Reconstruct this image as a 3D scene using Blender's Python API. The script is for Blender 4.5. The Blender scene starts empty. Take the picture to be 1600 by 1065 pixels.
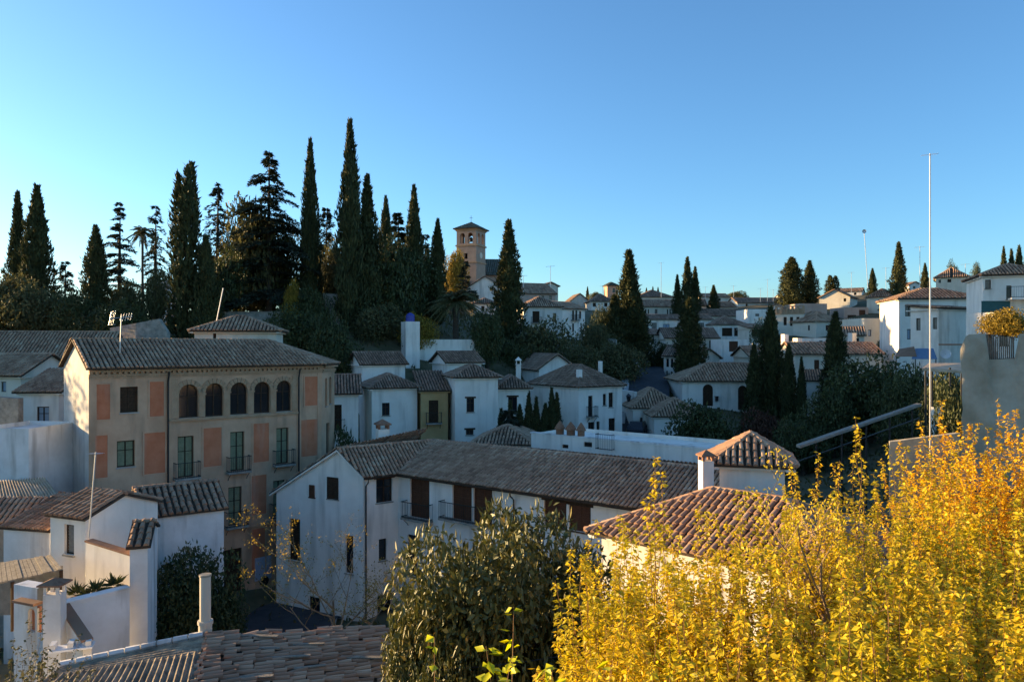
import bpy, math, random
import numpy as np
from mathutils import Vector, Matrix
random.seed(7); rng = np.random.default_rng(7)
R = math.radians
scene = bpy.context.scene
COL = scene.collection
# ---------------- camera, sky, sun, exposure ----------------
F, H0, ZC = 1155.0, 540.0, 16.5          # focal length in photo pixels, horizon row, eye height
cam = bpy.data.cameras.new('camera'); cam.lens = 26.0; cam.sensor_width = 36.0
cam.clip_end = 4000; cam.clip_start = .1; cam.shift_y = (H0-532.5)/1600
camo = bpy.data.objects.new('camera', cam); COL.objects.link(camo)
camo.location = (0, 0, ZC); camo.rotation_euler = (R(90), 0, 0)
scene.camera = camo
SUN_AZ, SUN_EL = -68.0, 6.5              # degrees from straight ahead (minus = left), above horizon
w = bpy.data.worlds.new('World'); scene.world = w; w.use_nodes = True
nt = w.node_tree; bg = nt.nodes['Background']
sky = nt.nodes.new('ShaderNodeTexSky'); sky.sky_type = 'NISHITA'; sky.sun_disc = False
sky.sun_elevation = R(SUN_EL); sky.sun_rotation = R(SUN_AZ); sky.altitude = 700
sky.air_density = 1.0; sky.dust_density = .9; sky.ozone_density = 5.0
nt.links.new(sky.outputs[0], bg.inputs[0]); bg.inputs[1].default_value = .15
sl = bpy.data.lights.new('sun', 'SUN'); sl.energy = 4.5; sl.angle = R(.5); sl.color = (1, .76, .47)
so = bpy.data.objects.new('sun', sl); COL.objects.link(so)
sv = Vector((math.sin(R(SUN_AZ))*math.cos(R(SUN_EL)), math.cos(R(SUN_AZ))*math.cos(R(SUN_EL)), math.sin(R(SUN_EL))))
so.rotation_euler = sv.to_track_quat('Z', 'Y').to_euler(); so.location = (-60, 30, 60)
vs = scene.view_settings; vs.view_transform = 'Standard'; vs.look = 'None'; vs.exposure = 1.75; vs.gamma = 1
vs.use_white_balance = True; vs.white_balance_temperature = 8400; vs.white_balance_tint = 8   # the phone's warm daylight setting
# ---------------- helpers ----------------
def P(px, py, Y): return Vector(((px-800)/F*Y, Y, ZC-(py-H0)/F*Y))
class MB:
    def __init__(s): s.v = []; s.f = []
    def add(s, vs, fs):
        b = len(s.v); s.v += [Vector(p) for p in vs]; s.f += [tuple(b+i for i in f) for f in fs]; return s
    def poly(s, *pts): return s.add(pts, [tuple(range(len(pts)))])
    def hexa(s, p): return s.add(p, [(3,2,1,0),(4,5,6,7),(0,1,5,4),(1,2,6,5),(2,3,7,6),(3,0,4,7)])
    def box(s, o, a, b, c):                # corner + three edge vectors
        o = Vector(o); a = Vector(a); b = Vector(b); c = Vector(c)
        return s.hexa([o, o+a, o+a+b, o+b, o+c, o+a+c, o+a+b+c, o+b+c])
    def cbox(s, c, sx, sy, sz, yaw=0):     # box standing on c
        a = Vector((math.cos(yaw), math.sin(yaw), 0)); b = Vector((-math.sin(yaw), math.cos(yaw), 0))
        c = Vector(c); return s.box(c-a*sx/2-b*sy/2, a*sx, b*sy, Vector((0,0,sz)))
    def tube(s, pts, rad, n=6, cap=True):
        pts = [Vector(p) for p in pts]
        if not hasattr(rad, '__len__'): rad = [rad]*len(pts)
        rings = []
        for i, p in enumerate(pts):
            t = (pts[min(i+1, len(pts)-1)]-pts[max(i-1, 0)]).normalized()
            x = t.cross(Vector((0,0,1)) if abs(t.z) < .9 else Vector((1,0,0))).normalized(); y = t.cross(x)
            rings.append([p+(x*math.cos(k*2*math.pi/n)+y*math.sin(k*2*math.pi/n))*rad[i] for k in range(n)])
        fs = []
        for i in range(len(pts)-1):
            for k in range(n): fs.append((i*n+k, i*n+(k+1)%n, (i+1)*n+(k+1)%n, (i+1)*n+k))
        if cap: fs += [tuple(range(n-1, -1, -1)), tuple((len(pts)-1)*n+k for k in range(n))]
        return s.add([q for r in rings for q in r], fs)
    def obj(s, name, mat, parent=None, smooth=False):
        off = woff(parent)
        me = bpy.data.meshes.new(name); me.from_pydata([tuple(p-off) for p in s.v], [], s.f)
        if mat: me.materials.append(mat)
        if smooth: me.polygons.foreach_set('use_smooth', [True]*len(me.polygons))
        o = bpy.data.objects.new(name, me); COL.objects.link(o); o.parent = parent
        return o
def woff(o):
    v = Vector((0,0,0))
    while o is not None: v = v+o.location; o = o.parent
    return v
def npmesh(name, V, Fq, mat):
    me = bpy.data.meshes.new(name); V = np.asarray(V, np.float32); Fq = np.asarray(Fq, np.int32)
    k = Fq.shape[1]; me.vertices.add(len(V)); me.vertices.foreach_set('co', V.ravel())
    me.loops.add(Fq.size); me.loops.foreach_set('vertex_index', Fq.ravel())
    me.polygons.add(len(Fq)); me.polygons.foreach_set('loop_start', np.arange(0, Fq.size, k, dtype=np.int32))
    me.polygons.foreach_set('loop_total', np.full(len(Fq), k, np.int32))
    me.update(calc_edges=True); me.materials.append(mat); return me
def link(name, me, parent=None):
    o = bpy.data.objects.new(name, me); COL.objects.link(o); o.parent = parent; return o
def empty(name, loc, label, cat, group=None):
    o = bpy.data.objects.new(name, None); COL.objects.link(o); o.location = loc; o.empty_display_size = .3
    return tag(o, label, cat, group)
def tag(o, label, cat, group=None):
    o['label'] = label; o['category'] = cat
    if group: o['group'] = group
    return o
# ---------------- materials ----------------
def nodes(name):
    m = bpy.data.materials.new(name); m.use_nodes = True; t = m.node_tree
    return m, t, t.nodes['Principled BSDF'], t.nodes.new, t.links.new
def ramp(t, stops):
    r = t.nodes.new('ShaderNodeValToRGB'); e = r.color_ramp.elements
    while len(e) < len(stops): e.new(.5)
    for q, (p, c) in zip(e, stops): q.position = p; q.color = (*c, 1)
    return r
def surf(name, c1, c2, scale=1.0, rough=.85, bump=.15, detail=8, bscale=None, stain=None, spec=.12):
    m, t, b, N, L = nodes(name)
    g = N('ShaderNodeNewGeometry'); n = N('ShaderNodeTexNoise'); n.inputs['Scale'].default_value = scale
    n.inputs['Detail'].default_value = detail; n.inputs['Roughness'].default_value = .65
    L(g.outputs['Position'], n.inputs['Vector'])
    r = ramp(t, [(.32, c1), (.68, c2)]); L(n.outputs['Fac'], r.inputs[0]); out = r.outputs[0]
    if stain:                                # rain streaks and damp blotches with shapes of their own
        mp = N('ShaderNodeMapping'); mp.inputs['Scale'].default_value = (1.6, 1.6, .22); L(g.outputs['Position'], mp.inputs[0])
        n3 = N('ShaderNodeTexNoise'); n3.inputs['Scale'].default_value = .9; n3.inputs['Detail'].default_value = 7; L(mp.outputs[0], n3.inputs['Vector'])
        r3 = ramp(t, [(.52, (0,0,0)), (.72, (1,1,1))]); L(n3.outputs['Fac'], r3.inputs[0])
        mx = N('ShaderNodeMix'); mx.data_type = 'RGBA'; mm = N('ShaderNodeMath'); mm.operation = 'MULTIPLY'; mm.inputs[1].default_value = stain[1]
        L(r3.outputs[0], mm.inputs[0]); L(mm.outputs[0], mx.inputs[0]); L(out, mx.inputs[6]); mx.inputs[7].default_value = (*stain[0], 1); out = mx.outputs[2]
    L(out, b.inputs['Base Color']); b.inputs['Roughness'].default_value = rough; b.inputs['Specular IOR Level'].default_value = spec
    if bump:
        n2 = N('ShaderNodeTexNoise'); n2.inputs['Scale'].default_value = bscale or scale*6; n2.inputs['Detail'].default_value = 6
        L(g.outputs['Position'], n2.inputs['Vector'])
        u = N('ShaderNodeBump'); u.inputs['Strength'].default_value = bump; u.inputs['Distance'].default_value = .05
        L(n2.outputs['Fac'], u.inputs['Height']); L(u.outputs[0], b.inputs['Normal'])
    return m
def island(name, stops, rough=.8, trans=0.0, noise=3.0, spec=.3, mixn=.35):
    """colour varies from piece to piece (tile, leaf) plus a slow drift in space"""
    m, t, b, N, L = nodes(name)
    g = N('ShaderNodeNewGeometry'); oi = N('ShaderNodeObjectInfo')
    a = N('ShaderNodeMath'); a.operation = 'ADD'; L(g.outputs['Random Per Island'], a.inputs[0]); L(oi.outputs['Random'], a.inputs[1])
    fr = N('ShaderNodeMath'); fr.operation = 'FRACT'; L(a.outputs[0], fr.inputs[0])
    n = N('ShaderNodeTexNoise'); n.inputs['Scale'].default_value = noise; n.inputs['Detail'].default_value = 4; L(g.outputs['Position'], n.inputs['Vector'])
    mr = N('ShaderNodeMapRange'); mr.inputs[1].default_value = .3; mr.inputs[2].default_value = .7; L(n.outputs['Fac'], mr.inputs[0])
    mx = N('ShaderNodeMix'); mx.inputs[0].default_value = mixn; L(fr.outputs[0], mx.inputs[2]); L(mr.outputs[0], mx.inputs[3])
    r = ramp(t, stops); L(mx.outputs[0], r.inputs[0]); L(r.outputs[0], b.inputs['Base Color'])
    b.inputs['Roughness'].default_value = rough; b.inputs['Specular IOR Level'].default_value = spec
    if trans:
        tr = N('ShaderNodeBsdfTranslucent'); L(r.outputs[0], tr.inputs[0]); ms = N('ShaderNodeMixShader'); ms.inputs[0].default_value = trans
        L(b.outputs[0], ms.inputs[1]); L(tr.outputs[0], ms.inputs[2]); L(ms.outputs[0], t.nodes['Material Output'].inputs[0])
    return m
def plain(name, c, rough=.6, metal=0, spec=.4):
    m, t, b, N, L = nodes(name); b.inputs['Base Color'].default_value = (*c, 1); b.inputs['Roughness'].default_value = rough
    b.inputs['Metallic'].default_value = metal; b.inputs['Specular IOR Level'].default_value = spec; return m
M = {}
M['white'] = surf('whitewash', (.76,.68,.59), (.87,.80,.71), .6, stain=((.40,.35,.29), .55))
M['oldwhite'] = surf('worn_whitewash', (.62,.59,.55), (.78,.76,.73), .7, stain=((.26,.22,.18), .75), bump=.3)
M['cream'] = surf('cream_render', (.60,.53,.42), (.70,.63,.52), .5, stain=((.4,.34,.26), .4))
M['ochre'] = surf('ochre_render', (.48,.29,.13), (.58,.37,.18), .8)
M['pink'] = surf('pink_render', (.42,.30,.24), (.50,.37,.30), .5, stain=((.3,.22,.18), .4))
M['palazzo'] = surf('grey_brown_render', (.47,.275,.17), (.62,.385,.25), .6, stain=((.23,.165,.11), .6), bump=.25)
M['gable'] = surf('weathered_gable_render', (.42,.39,.36), (.62,.58,.53), .55, stain=((.28,.25,.22), .7), bump=.3)
M['red'] = surf('faded_red_panel', (.50,.145,.07), (.60,.21,.11), 1.2, stain=((.45,.32,.24), .5))
M['brick'] = surf('brick_dressing', (.36,.22,.13), (.47,.31,.2), 2.5, bump=.4)
M['tower'] = surf('tower_brick', (.36,.23,.17), (.45,.30,.22), 1.0, bump=.3)
M['stone'] = surf('rubble_stone', (.20,.18,.15), (.42,.38,.32), 2.2, bump=.8)
M['earth'] = surf('earthen_plaster', (.30,.25,.18), (.48,.42,.33), .8, bump=.8, bscale=3, stain=((.24,.2,.14), .7))
M['moss'] = surf('mossy_rough_sheet', (.16,.12,.085), (.44,.34,.24), 2.6, bump=.9, bscale=9, stain=((.07,.06,.05), .6))
M['ground'] = surf('dry_ground', (.06,.06,.03), (.17,.14,.085), .35, bump=.6, bscale=2)
M['asphalt'] = surf('asphalt', (.04,.042,.047), (.065,.066,.07), 1.5, bump=.2)
M['pave'] = surf('pale_paving', (.30,.29,.27), (.4,.39,.36), 2)
M['under'] = surf('roof_channel_shade', (.05,.034,.025), (.10,.07,.05), 2.5, bump=.4)  # roof base darkened to paint the shade in the channels between tiles
M['tile'] = island('clay_tile', [(0,(.21,.115,.07)), (.3,(.36,.205,.13)), (.7,(.46,.28,.18)), (.92,(.54,.37,.25)), (1,(.64,.50,.36))], .9, noise=.6)
M['tiled'] = island('dark_clay_tile', [(0,(.17,.10,.068)), (.4,(.27,.16,.108)), (.8,(.36,.225,.155)), (1,(.46,.34,.25))], .9, noise=.5)
M['tileo'] = island('orange_clay_tile', [(0,(.2,.1,.06)), (.5,(.33,.18,.11)), (1,(.45,.28,.18))], .9, noise=.5)
M['tileg'] = island('greenish_glazed_tile', [(0,(.07,.08,.06)), (1,(.14,.15,.115))], .7)
M['wood'] = surf('dark_wood', (.035,.02,.012), (.07,.04,.024), 6, .6)
M['rwood'] = surf('red_brown_wood', (.09,.035,.02), (.13,.055,.03), 6, .6)
M['green'] = surf('green_blind', (.15,.18,.11), (.22,.25,.16), 4, .7)
M['shut'] = surf('grey_shutter', (.2,.18,.15), (.3,.27,.23), 4, .7)
M['glass'] = plain('window_glass', (.015,.017,.02), .08, 0, .6)
M['bluepane'] = plain('blue_blind', (.25,.34,.42), .5)
M['iron'] = plain('black_iron', (.015,.015,.016), .5)
M['alu'] = plain('aerial_aluminium', (.55,.55,.55), .4, .6)
M['whitem'] = plain('white_paint', (.75,.75,.75), .5)
M['blue'] = plain('blue_plastic', (.02,.05,.3), .4)
M['terra'] = surf('terracotta', (.22,.10,.06), (.32,.17,.11), 6)
M['bark'] = surf('bark', (.05,.038,.028), (.11,.085,.06), 5, bump=.6)
M['corr'] = surf('weathered_fibre_sheet', (.36,.25,.16), (.64,.48,.34), 1.8, bump=.4, stain=((.42,.38,.33), .5))
M['reed'] = surf('old_boards', (.16,.13,.10), (.32,.27,.21), 5, bump=.4)
M['teal'] = surf('green_awning', (.03,.09,.07), (.05,.12,.09), 3)
M['bluecloth'] = surf('blue_tarpaulin', (.1,.2,.32), (.14,.26,.38), 3)
M['cyp'] = island('cypress_foliage', [(0,(.025,.032,.012)), (.6,(.06,.066,.022)), (1,(.12,.11,.04))], .8, .12, .4)
M['dark'] = island('dark_foliage', [(0,(.028,.04,.014)), (.6,(.065,.08,.025)), (1,(.125,.125,.045))], .6, .2, .5)
M['olive'] = island('olive_foliage', [(0,(.06,.06,.025)), (.6,(.12,.115,.045)), (1,(.2,.165,.07))], .7, .25, .5)
M['gold'] = island('golden_foliage', [(0,(.10,.08,.02)), (.5,(.3,.2,.03)), (1,(.5,.33,.05))], .7, .35, .7)
M['russet'] = island('russet_foliage', [(0,(.05,.02,.012)), (1,(.14,.06,.035))], .7, .25, .7)
M['cedar'] = island('cedar_foliage', [(0,(.018,.03,.02)), (.6,(.045,.06,.035)), (1,(.08,.09,.05))], .8, .15, .5)
M['mag'] = island('glossy_leaf', [(0,(.035,.045,.014)), (.5,(.10,.11,.028)), (.8,(.19,.16,.04)), (1,(.32,.19,.055))], .55, .15, .9, .5)
M['yellow'] = island('yellow_leaf', [(0,(.24,.25,.03)), (.3,(.52,.44,.035)), (.7,(.80,.57,.05)), (.92,(.82,.49,.06)), (1,(.55,.26,.07))], .5, .5, .9, .3, .5)
M['orange'] = island('orange_leaf', [(0,(.66,.5,.04)), (.5,(.88,.57,.045)), (1,(.9,.45,.04))], .55, .45, .8)
M['lime'] = island('lime_leaf', [(0,(.35,.42,.02)), (1,(.70,.62,.03))], .5, .45, 1.5)
M['twig'] = surf('pale_twig', (.20,.13,.08), (.34,.24,.15), 6)
M['stem'] = surf('reddish_stem', (.16,.08,.04), (.28,.16,.08), 8)
# ---------------- terrain ----------------
CT = np.array([(0,-15,11),(0,0,11.5),(12,0,12),(-14,0,9),(0,8,10.2),(10,8,11.3),(15,14,11.6),(22,25,13),(30,14,13.5),(-5,20,4.6),(2,20,5.2),(-15,22,3.6),
 (-20,30,3.2),(-12,34,2),(-10,44,0),(-14,49,0),(-12,40,.3),(-25,40,1),(-36,45,2),(-6,40,.6),(4,34,3),(9,27,7.5),(-40,25,2),(-60,30,4),
 (-20,60,4),(-10,62,4.5),(0,60,4.8),(10,60,5.5),(12,76,6.6),(0,76,7),(-20,72,8.5),(-30,72,13.5),(-42,62,11),(-35,86,18),(-15,88,19),(-3,92,17),(-60,88,17.5),
 (-75,62,15),(5,97,14.5),(15,84,10),(18,90,10.9),(20,112,12.6),(20,130,14.2),(30,85,8.7),(40,75,10),(46,60,12.5),(20,60,6),(30,45,9.5),(26,34,11),(0,118,20),
 (0,150,26),(-20,180,28),(30,150,18.5),(60,150,19.5),(80,110,18),(25,185,24.5),(60,220,28.5),(-50,150,20),(-100,150,16),(0,300,30),(100,300,34),(200,300,40),
 (150,200,35),(110,160,28),(60,95,14),(-150,300,12),(-200,100,12),(300,150,38),(-400,600,10),(0,600,15),(400,600,20),(300,-20,20),(-200,-20,4),(20,230,29)], float)
_d = np.linalg.norm(CT[:,None,:2]-CT[None,:,:2], axis=2)
_wt = np.linalg.solve(_d+np.eye(len(CT))*-.6, CT[:,2]-15)
def terr(X, Y): return float(15+np.dot(np.hypot(CT[:,0]-X, CT[:,1]-Y), _wt))
xs = np.concatenate([np.arange(-420,-70,20.), np.arange(-70,100,2.), np.arange(100,421,20.)])
ys = np.concatenate([np.arange(-20,140,2.), np.arange(140,320,6.), np.arange(320,700,30.)])
gx, gy = np.meshgrid(xs, ys)
gz = 15+np.tensordot(np.hypot(CT[:,0,None,None]-gx, CT[:,1,None,None]-gy), _wt, ([0],[0]))
gz += .25*np.sin(gx*.7+np.sin(gy*.5)*2)*np.sin(gy*.6+1.3)*(np.hypot(gx,gy)<400)*.6
nx = len(xs); ii = (np.arange(len(ys)-1)[:,None]*nx+np.arange(nx-1)[None,:]).ravel()
gm = npmesh('terrain', np.stack([gx.ravel(), gy.ravel(), gz.ravel()], 1), np.stack([ii, ii+1, ii+nx+1, ii+nx], 1), M['ground'])
gm.polygons.foreach_set('use_smooth', [True]*len(gm.polygons))
link('terrain', gm)['kind'] = 'structure'
def strip(name, pts, wid, mat, dz):
    mb = MB(); prev = None; fine = []
    for (a, b) in zip(pts[:-1], pts[1:]):
        for k in range(8): fine.append(Vector(a).lerp(Vector(b), k/8))
    fine.append(Vector(pts[-1]))
    for i, p in enumerate(fine):
        t = (fine[min(i+1, len(fine)-1)]-fine[max(i-1, 0)]); t.z = 0; t.normalize(); s = Vector((-t.y, t.x, 0))*wid/2
        z = max(terr(p.x, p.y), terr(p.x+s.x, p.y+s.y), terr(p.x-s.x, p.y-s.y))+.12+dz
        cur = (Vector((p.x, p.y, z))+s, Vector((p.x, p.y, z))-s)
        if prev: mb.poly(prev[0], prev[1], cur[1], cur[0])
        prev = cur
    o = mb.obj(name, mat); o['kind'] = 'structure'; return o
strip('road', [(-15.5,30,0),(-13.2,40,0),(-13.2,45,0),(-9.5,50.5,0),(0,54,0)], 5.5, M['asphalt'], 0)
strip('pavement', [(-11.4,38,0),(-10.6,42,0),(-11,44.5,0)], 1.0, M['pave'], .14)
strip('road', [(11,70,0),(14,78,0),(16.6,90,0),(20,112,0),(20.5,128,0),(16,142,0)], 5, M['asphalt'], 0)
strip('pavement', [(11.6,79,0),(13.8,90,0),(17.2,112,0)], .9, M['pave'], .14)
# ---------------- roofs ----------------
def half_tile(L, r0, r1, n=4, th=.0):
    vs = []; 
    for y, r in ((0, r0), (L, r1)):
        for k in range(n+1):
            a = math.pi*k/n; vs.append((math.cos(a)*r, y, math.sin(a)*r*1.1+(.03 if y == 0 else 0)))
    fs = [(k, k+1, n+2+k, n+1+k) for k in range(n)] + [tuple(range(n, -1, -1))]
    return vs, fs
TILE_ME = {}
def tile_plane(roof, poly, pitch, course, mat, indiv=0, over=.07, jit=.02, worn=1.0):
    """lay barrel tiles on a roof plane; poly[0]->poly[1] is the eave. The first `indiv` tiles are objects"""
    poly = [Vector(p) for p in poly]; o = poly[0]; u = (poly[1]-o).normalized()
    n = None
    for k in range(2, len(poly)):
        n = u.cross(poly[k]-o)
        if n.length > 1e-3: break
    n.normalize()
    if n.z < 0: n = -n
    v = n.cross(u).normalized()
    if v.z < 0: v = -v
    P2 = [((p-o).dot(u), (p-o).dot(v)) for p in poly]
    umin = min(p[0] for p in P2); umax = max(p[0] for p in P2)
    ncol = max(2, int(round((umax-umin)/pitch))); pt = (umax-umin)/ncol; tiles = []
    for i in range(ncol):
        uc = umin+(i+.5)*pt; hits = []
        for (a, b) in zip(P2, P2[1:]+P2[:1]):
            if (a[0]-uc)*(b[0]-uc) < 0: hits.append(a[1]+(b[1]-a[1])*(uc-a[0])/(b[0]-a[0]))
        if len(hits) < 2: continue
        v0 = min(hits); v1 = max(hits)
        if v1-v0 < .12: continue
        y = v0-over+random.uniform(-.03,.03)
        while y < v1-.05:
            L = min(course*1.12, v1-y+.02); tiles.append((uc+random.uniform(-jit, jit)*pt*3, y, L)); y += course
    r0 = pt*.37; r1 = pt*.30
    fl = Matrix((u, v, n)).transposed()
    if indiv: tiles.sort(key=lambda q: q[1])
    mb = MB(); vs, fs = half_tile(1, r0, r1); cnt = 0
    key = (round(r0, 3), round(course, 3), mat.name)
    for (uc, y, L) in tiles:
        pos = o+u*uc+v*(y+(random.gauss(0,.03)*(worn-1)))+n*(.012+.012*(worn-1)*random.random())
        if cnt < indiv and L > course:
            if key not in TILE_ME:
                m2 = MB(); a, b = half_tile(course*1.12, r0, r1, 5); m2.add(a, b)
                me = bpy.data.meshes.new('tile'); me.from_pydata([tuple(q) for q in m2.v], [], m2.f); me.materials.append(mat); TILE_ME[key] = me
            t = link('tile', TILE_ME[key], roof)
            rot = fl @ Matrix.Rotation(random.gauss(0, .025*worn), 3, 'Z') @ Matrix.Rotation(random.gauss(0, .012*worn), 3, 'X')
            t.matrix_local = Matrix.Translation(pos-woff(roof)) @ rot.to_4x4(); cnt += 1
        else:
            q = fl @ Matrix.Rotation(random.gauss(0, .015*worn), 3, 'Z')
            mb.add([pos+q @ Vector((a, b*L, c)) for a, b, c in vs], fs)
    if mb.v: mb.obj('tiles', mat, roof)['kind'] = 'stuff'
def slab(mb, poly, th=.1):
    poly = [Vector(p) for p in poly]; lo = [p-Vector((0,0,th)) for p in poly]; n = len(poly)
    mb.add(poly+lo, [tuple(range(n)), tuple(range(2*n-1, n-1, -1))]+[(i, n+i, n+(i+1)%n, (i+1)%n) for i in range(n)])
def ridge(mb, a, b, r=.11, seg=.42):
    a = Vector(a); b = Vector(b); d = b-a; n = max(1, int(d.length/seg))
    for k in range(n):
        p = a+d*(k/n); q = a+d*((k+1.1)/n); mb.tube([p+Vector((0,0,.0)), q], [r*random.uniform(.95,1.1), r*.85], 6)
def roof_build(parent, planes, ridges, mat, pitch, course, indiv=0, rr=.11, under=None):
    mb = MB()
    for p in planes: slab(mb, p)
    roof = mb.obj('roof', under or M['under'], parent)
    left = indiv
    for p in planes:
        k = len([c for c in roof.children if c.name.startswith('tile') and not c.name.startswith('tiles')])
        tile_plane(roof, p, pitch, course, mat, max(0, indiv-k))
    if ridges:
        mb = MB()
        for a, b in ridges: ridge(mb, a, b, rr)
        mb.obj('ridge_tiles', mat, roof)['kind'] = 'stuff'
    return roof
# ---------------- walls and windows ----------------
class Face:
    """vertical wall plane: origin (x,y), horizontal unit u, outward normal n"""
    def __init__(s, o, u, w, zb):
        s.o = Vector((o[0], o[1], 0)); s.u = Vector(u).normalized(); s.w = w; s.zb = zb; s.n = Vector((s.u.y, -s.u.x, 0)); s.holes = []
    def hit(s, px, py):
        d = Vector(((px-800)/F, 1, -(py-H0)/F)); c = Vector((0,0,ZC)); t = (s.o-c).dot(s.n)/d.dot(s.n); p = c+d*t
        return (p-s.o).dot(s.u), p.z
    def rect(s, x0, y0, x1, y1):
        ym = (y0+y1)/2; ua = s.hit(x0, ym)[0]; ub = s.hit(x1, ym)[0]; xm = (x0+x1)/2
        return (min(ua, ub), max(ua, ub), s.hit(xm, y1)[1], s.hit(xm, y0)[1])
    def pt(s, u, z, d=0): return s.o+s.u*u+s.n*d+Vector((0,0,z))
    def box(s, mb, u0, u1, z0, z1, d0, d1):
        return mb.box(s.pt(u0, z0, d0), s.u*(u1-u0), s.n*(d1-d0), Vector((0,0,z1-z0)))
    def build(s, mb, top, rev=.2):
        hs = [h for h in s.holes if h[0] > .03 and h[1] < s.w-.03 and h[3] < top-.02 and h[2] > s.zb]
        s.good = hs
        us = sorted({0, s.w, *[h[0] for h in hs], *[h[1] for h in hs]}); zs = sorted({s.zb, top, *[h[2] for h in hs], *[h[3] for h in hs]})
        for a, b in zip(us[:-1], us[1:]):
            for c, d in zip(zs[:-1], zs[1:]):
                um = (a+b)/2; zm = (c+d)/2
                if any(h[0] < um < h[1] and h[2] < zm < h[3] for h in hs): continue
                mb.poly(s.pt(a, c), s.pt(b, c), s.pt(b, d), s.pt(a, d))
        for (a, b, c, d, st) in hs:
            mb.poly(s.pt(a,c), s.pt(a,c,-rev), s.pt(b,c,-rev), s.pt(b,c)); 
            mb.poly(s.pt(a,c), s.pt(a,d), s.pt(a,d,-rev), s.pt(a,c,-rev)); mb.poly(s.pt(b,c), s.pt(b,c,-rev), s.pt(b,d,-rev), s.pt(b,d))
            if 'a' not in st: mb.poly(s.pt(a,d), s.pt(b,d), s.pt(b,d,-rev), s.pt(a,d,-rev))
            else:
                r = (b-a)/2; um = (a+b)/2; zc = d-r; N = 10
                A = [(um-r*math.cos(math.pi*k/N), zc+r*math.sin(math.pi*k/N)) for k in range(N+1)]
                for k in range(N):
                    (p, q), (p2, q2) = A[k], A[k+1]
                    mb.poly(s.pt(p,q), s.pt(p2,q2), s.pt(p2,d), s.pt(p,d)); mb.poly(s.pt(p,q), s.pt(p,q,-rev), s.pt(p2,q2,-rev), s.pt(p2,q2))
def railing(mb, f, u0, u1, z0, h, dep, step=.13, t=.012, post=.02):
    for zz in (z0+.06, z0+h):
        f.box(mb, u0, u1, zz-.02, zz+.02, dep-.03, dep); f.box(mb, u0, u0+.03, zz-.02, zz+.02, 0, dep-.031); f.box(mb, u1-.03, u1, zz-.02, zz+.02, 0, dep-.031)
    n = max(2, int((u1-u0)/step))
    for k in range(n+1):
        uu = u0+.015+(u1-u0-.03)*k/n; f.box(mb, uu-t/2, uu+t/2, z0, z0+h-.021, dep-.022, dep-.008)
    m = max(1, int(dep/step))
    for k in range(m):
        dd = dep*k/m
        for uu in (u0+.012, u1-.012): f.box(mb, uu-t/2, uu+t/2, z0, z0+h-.021, dd, dd+t)
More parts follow.
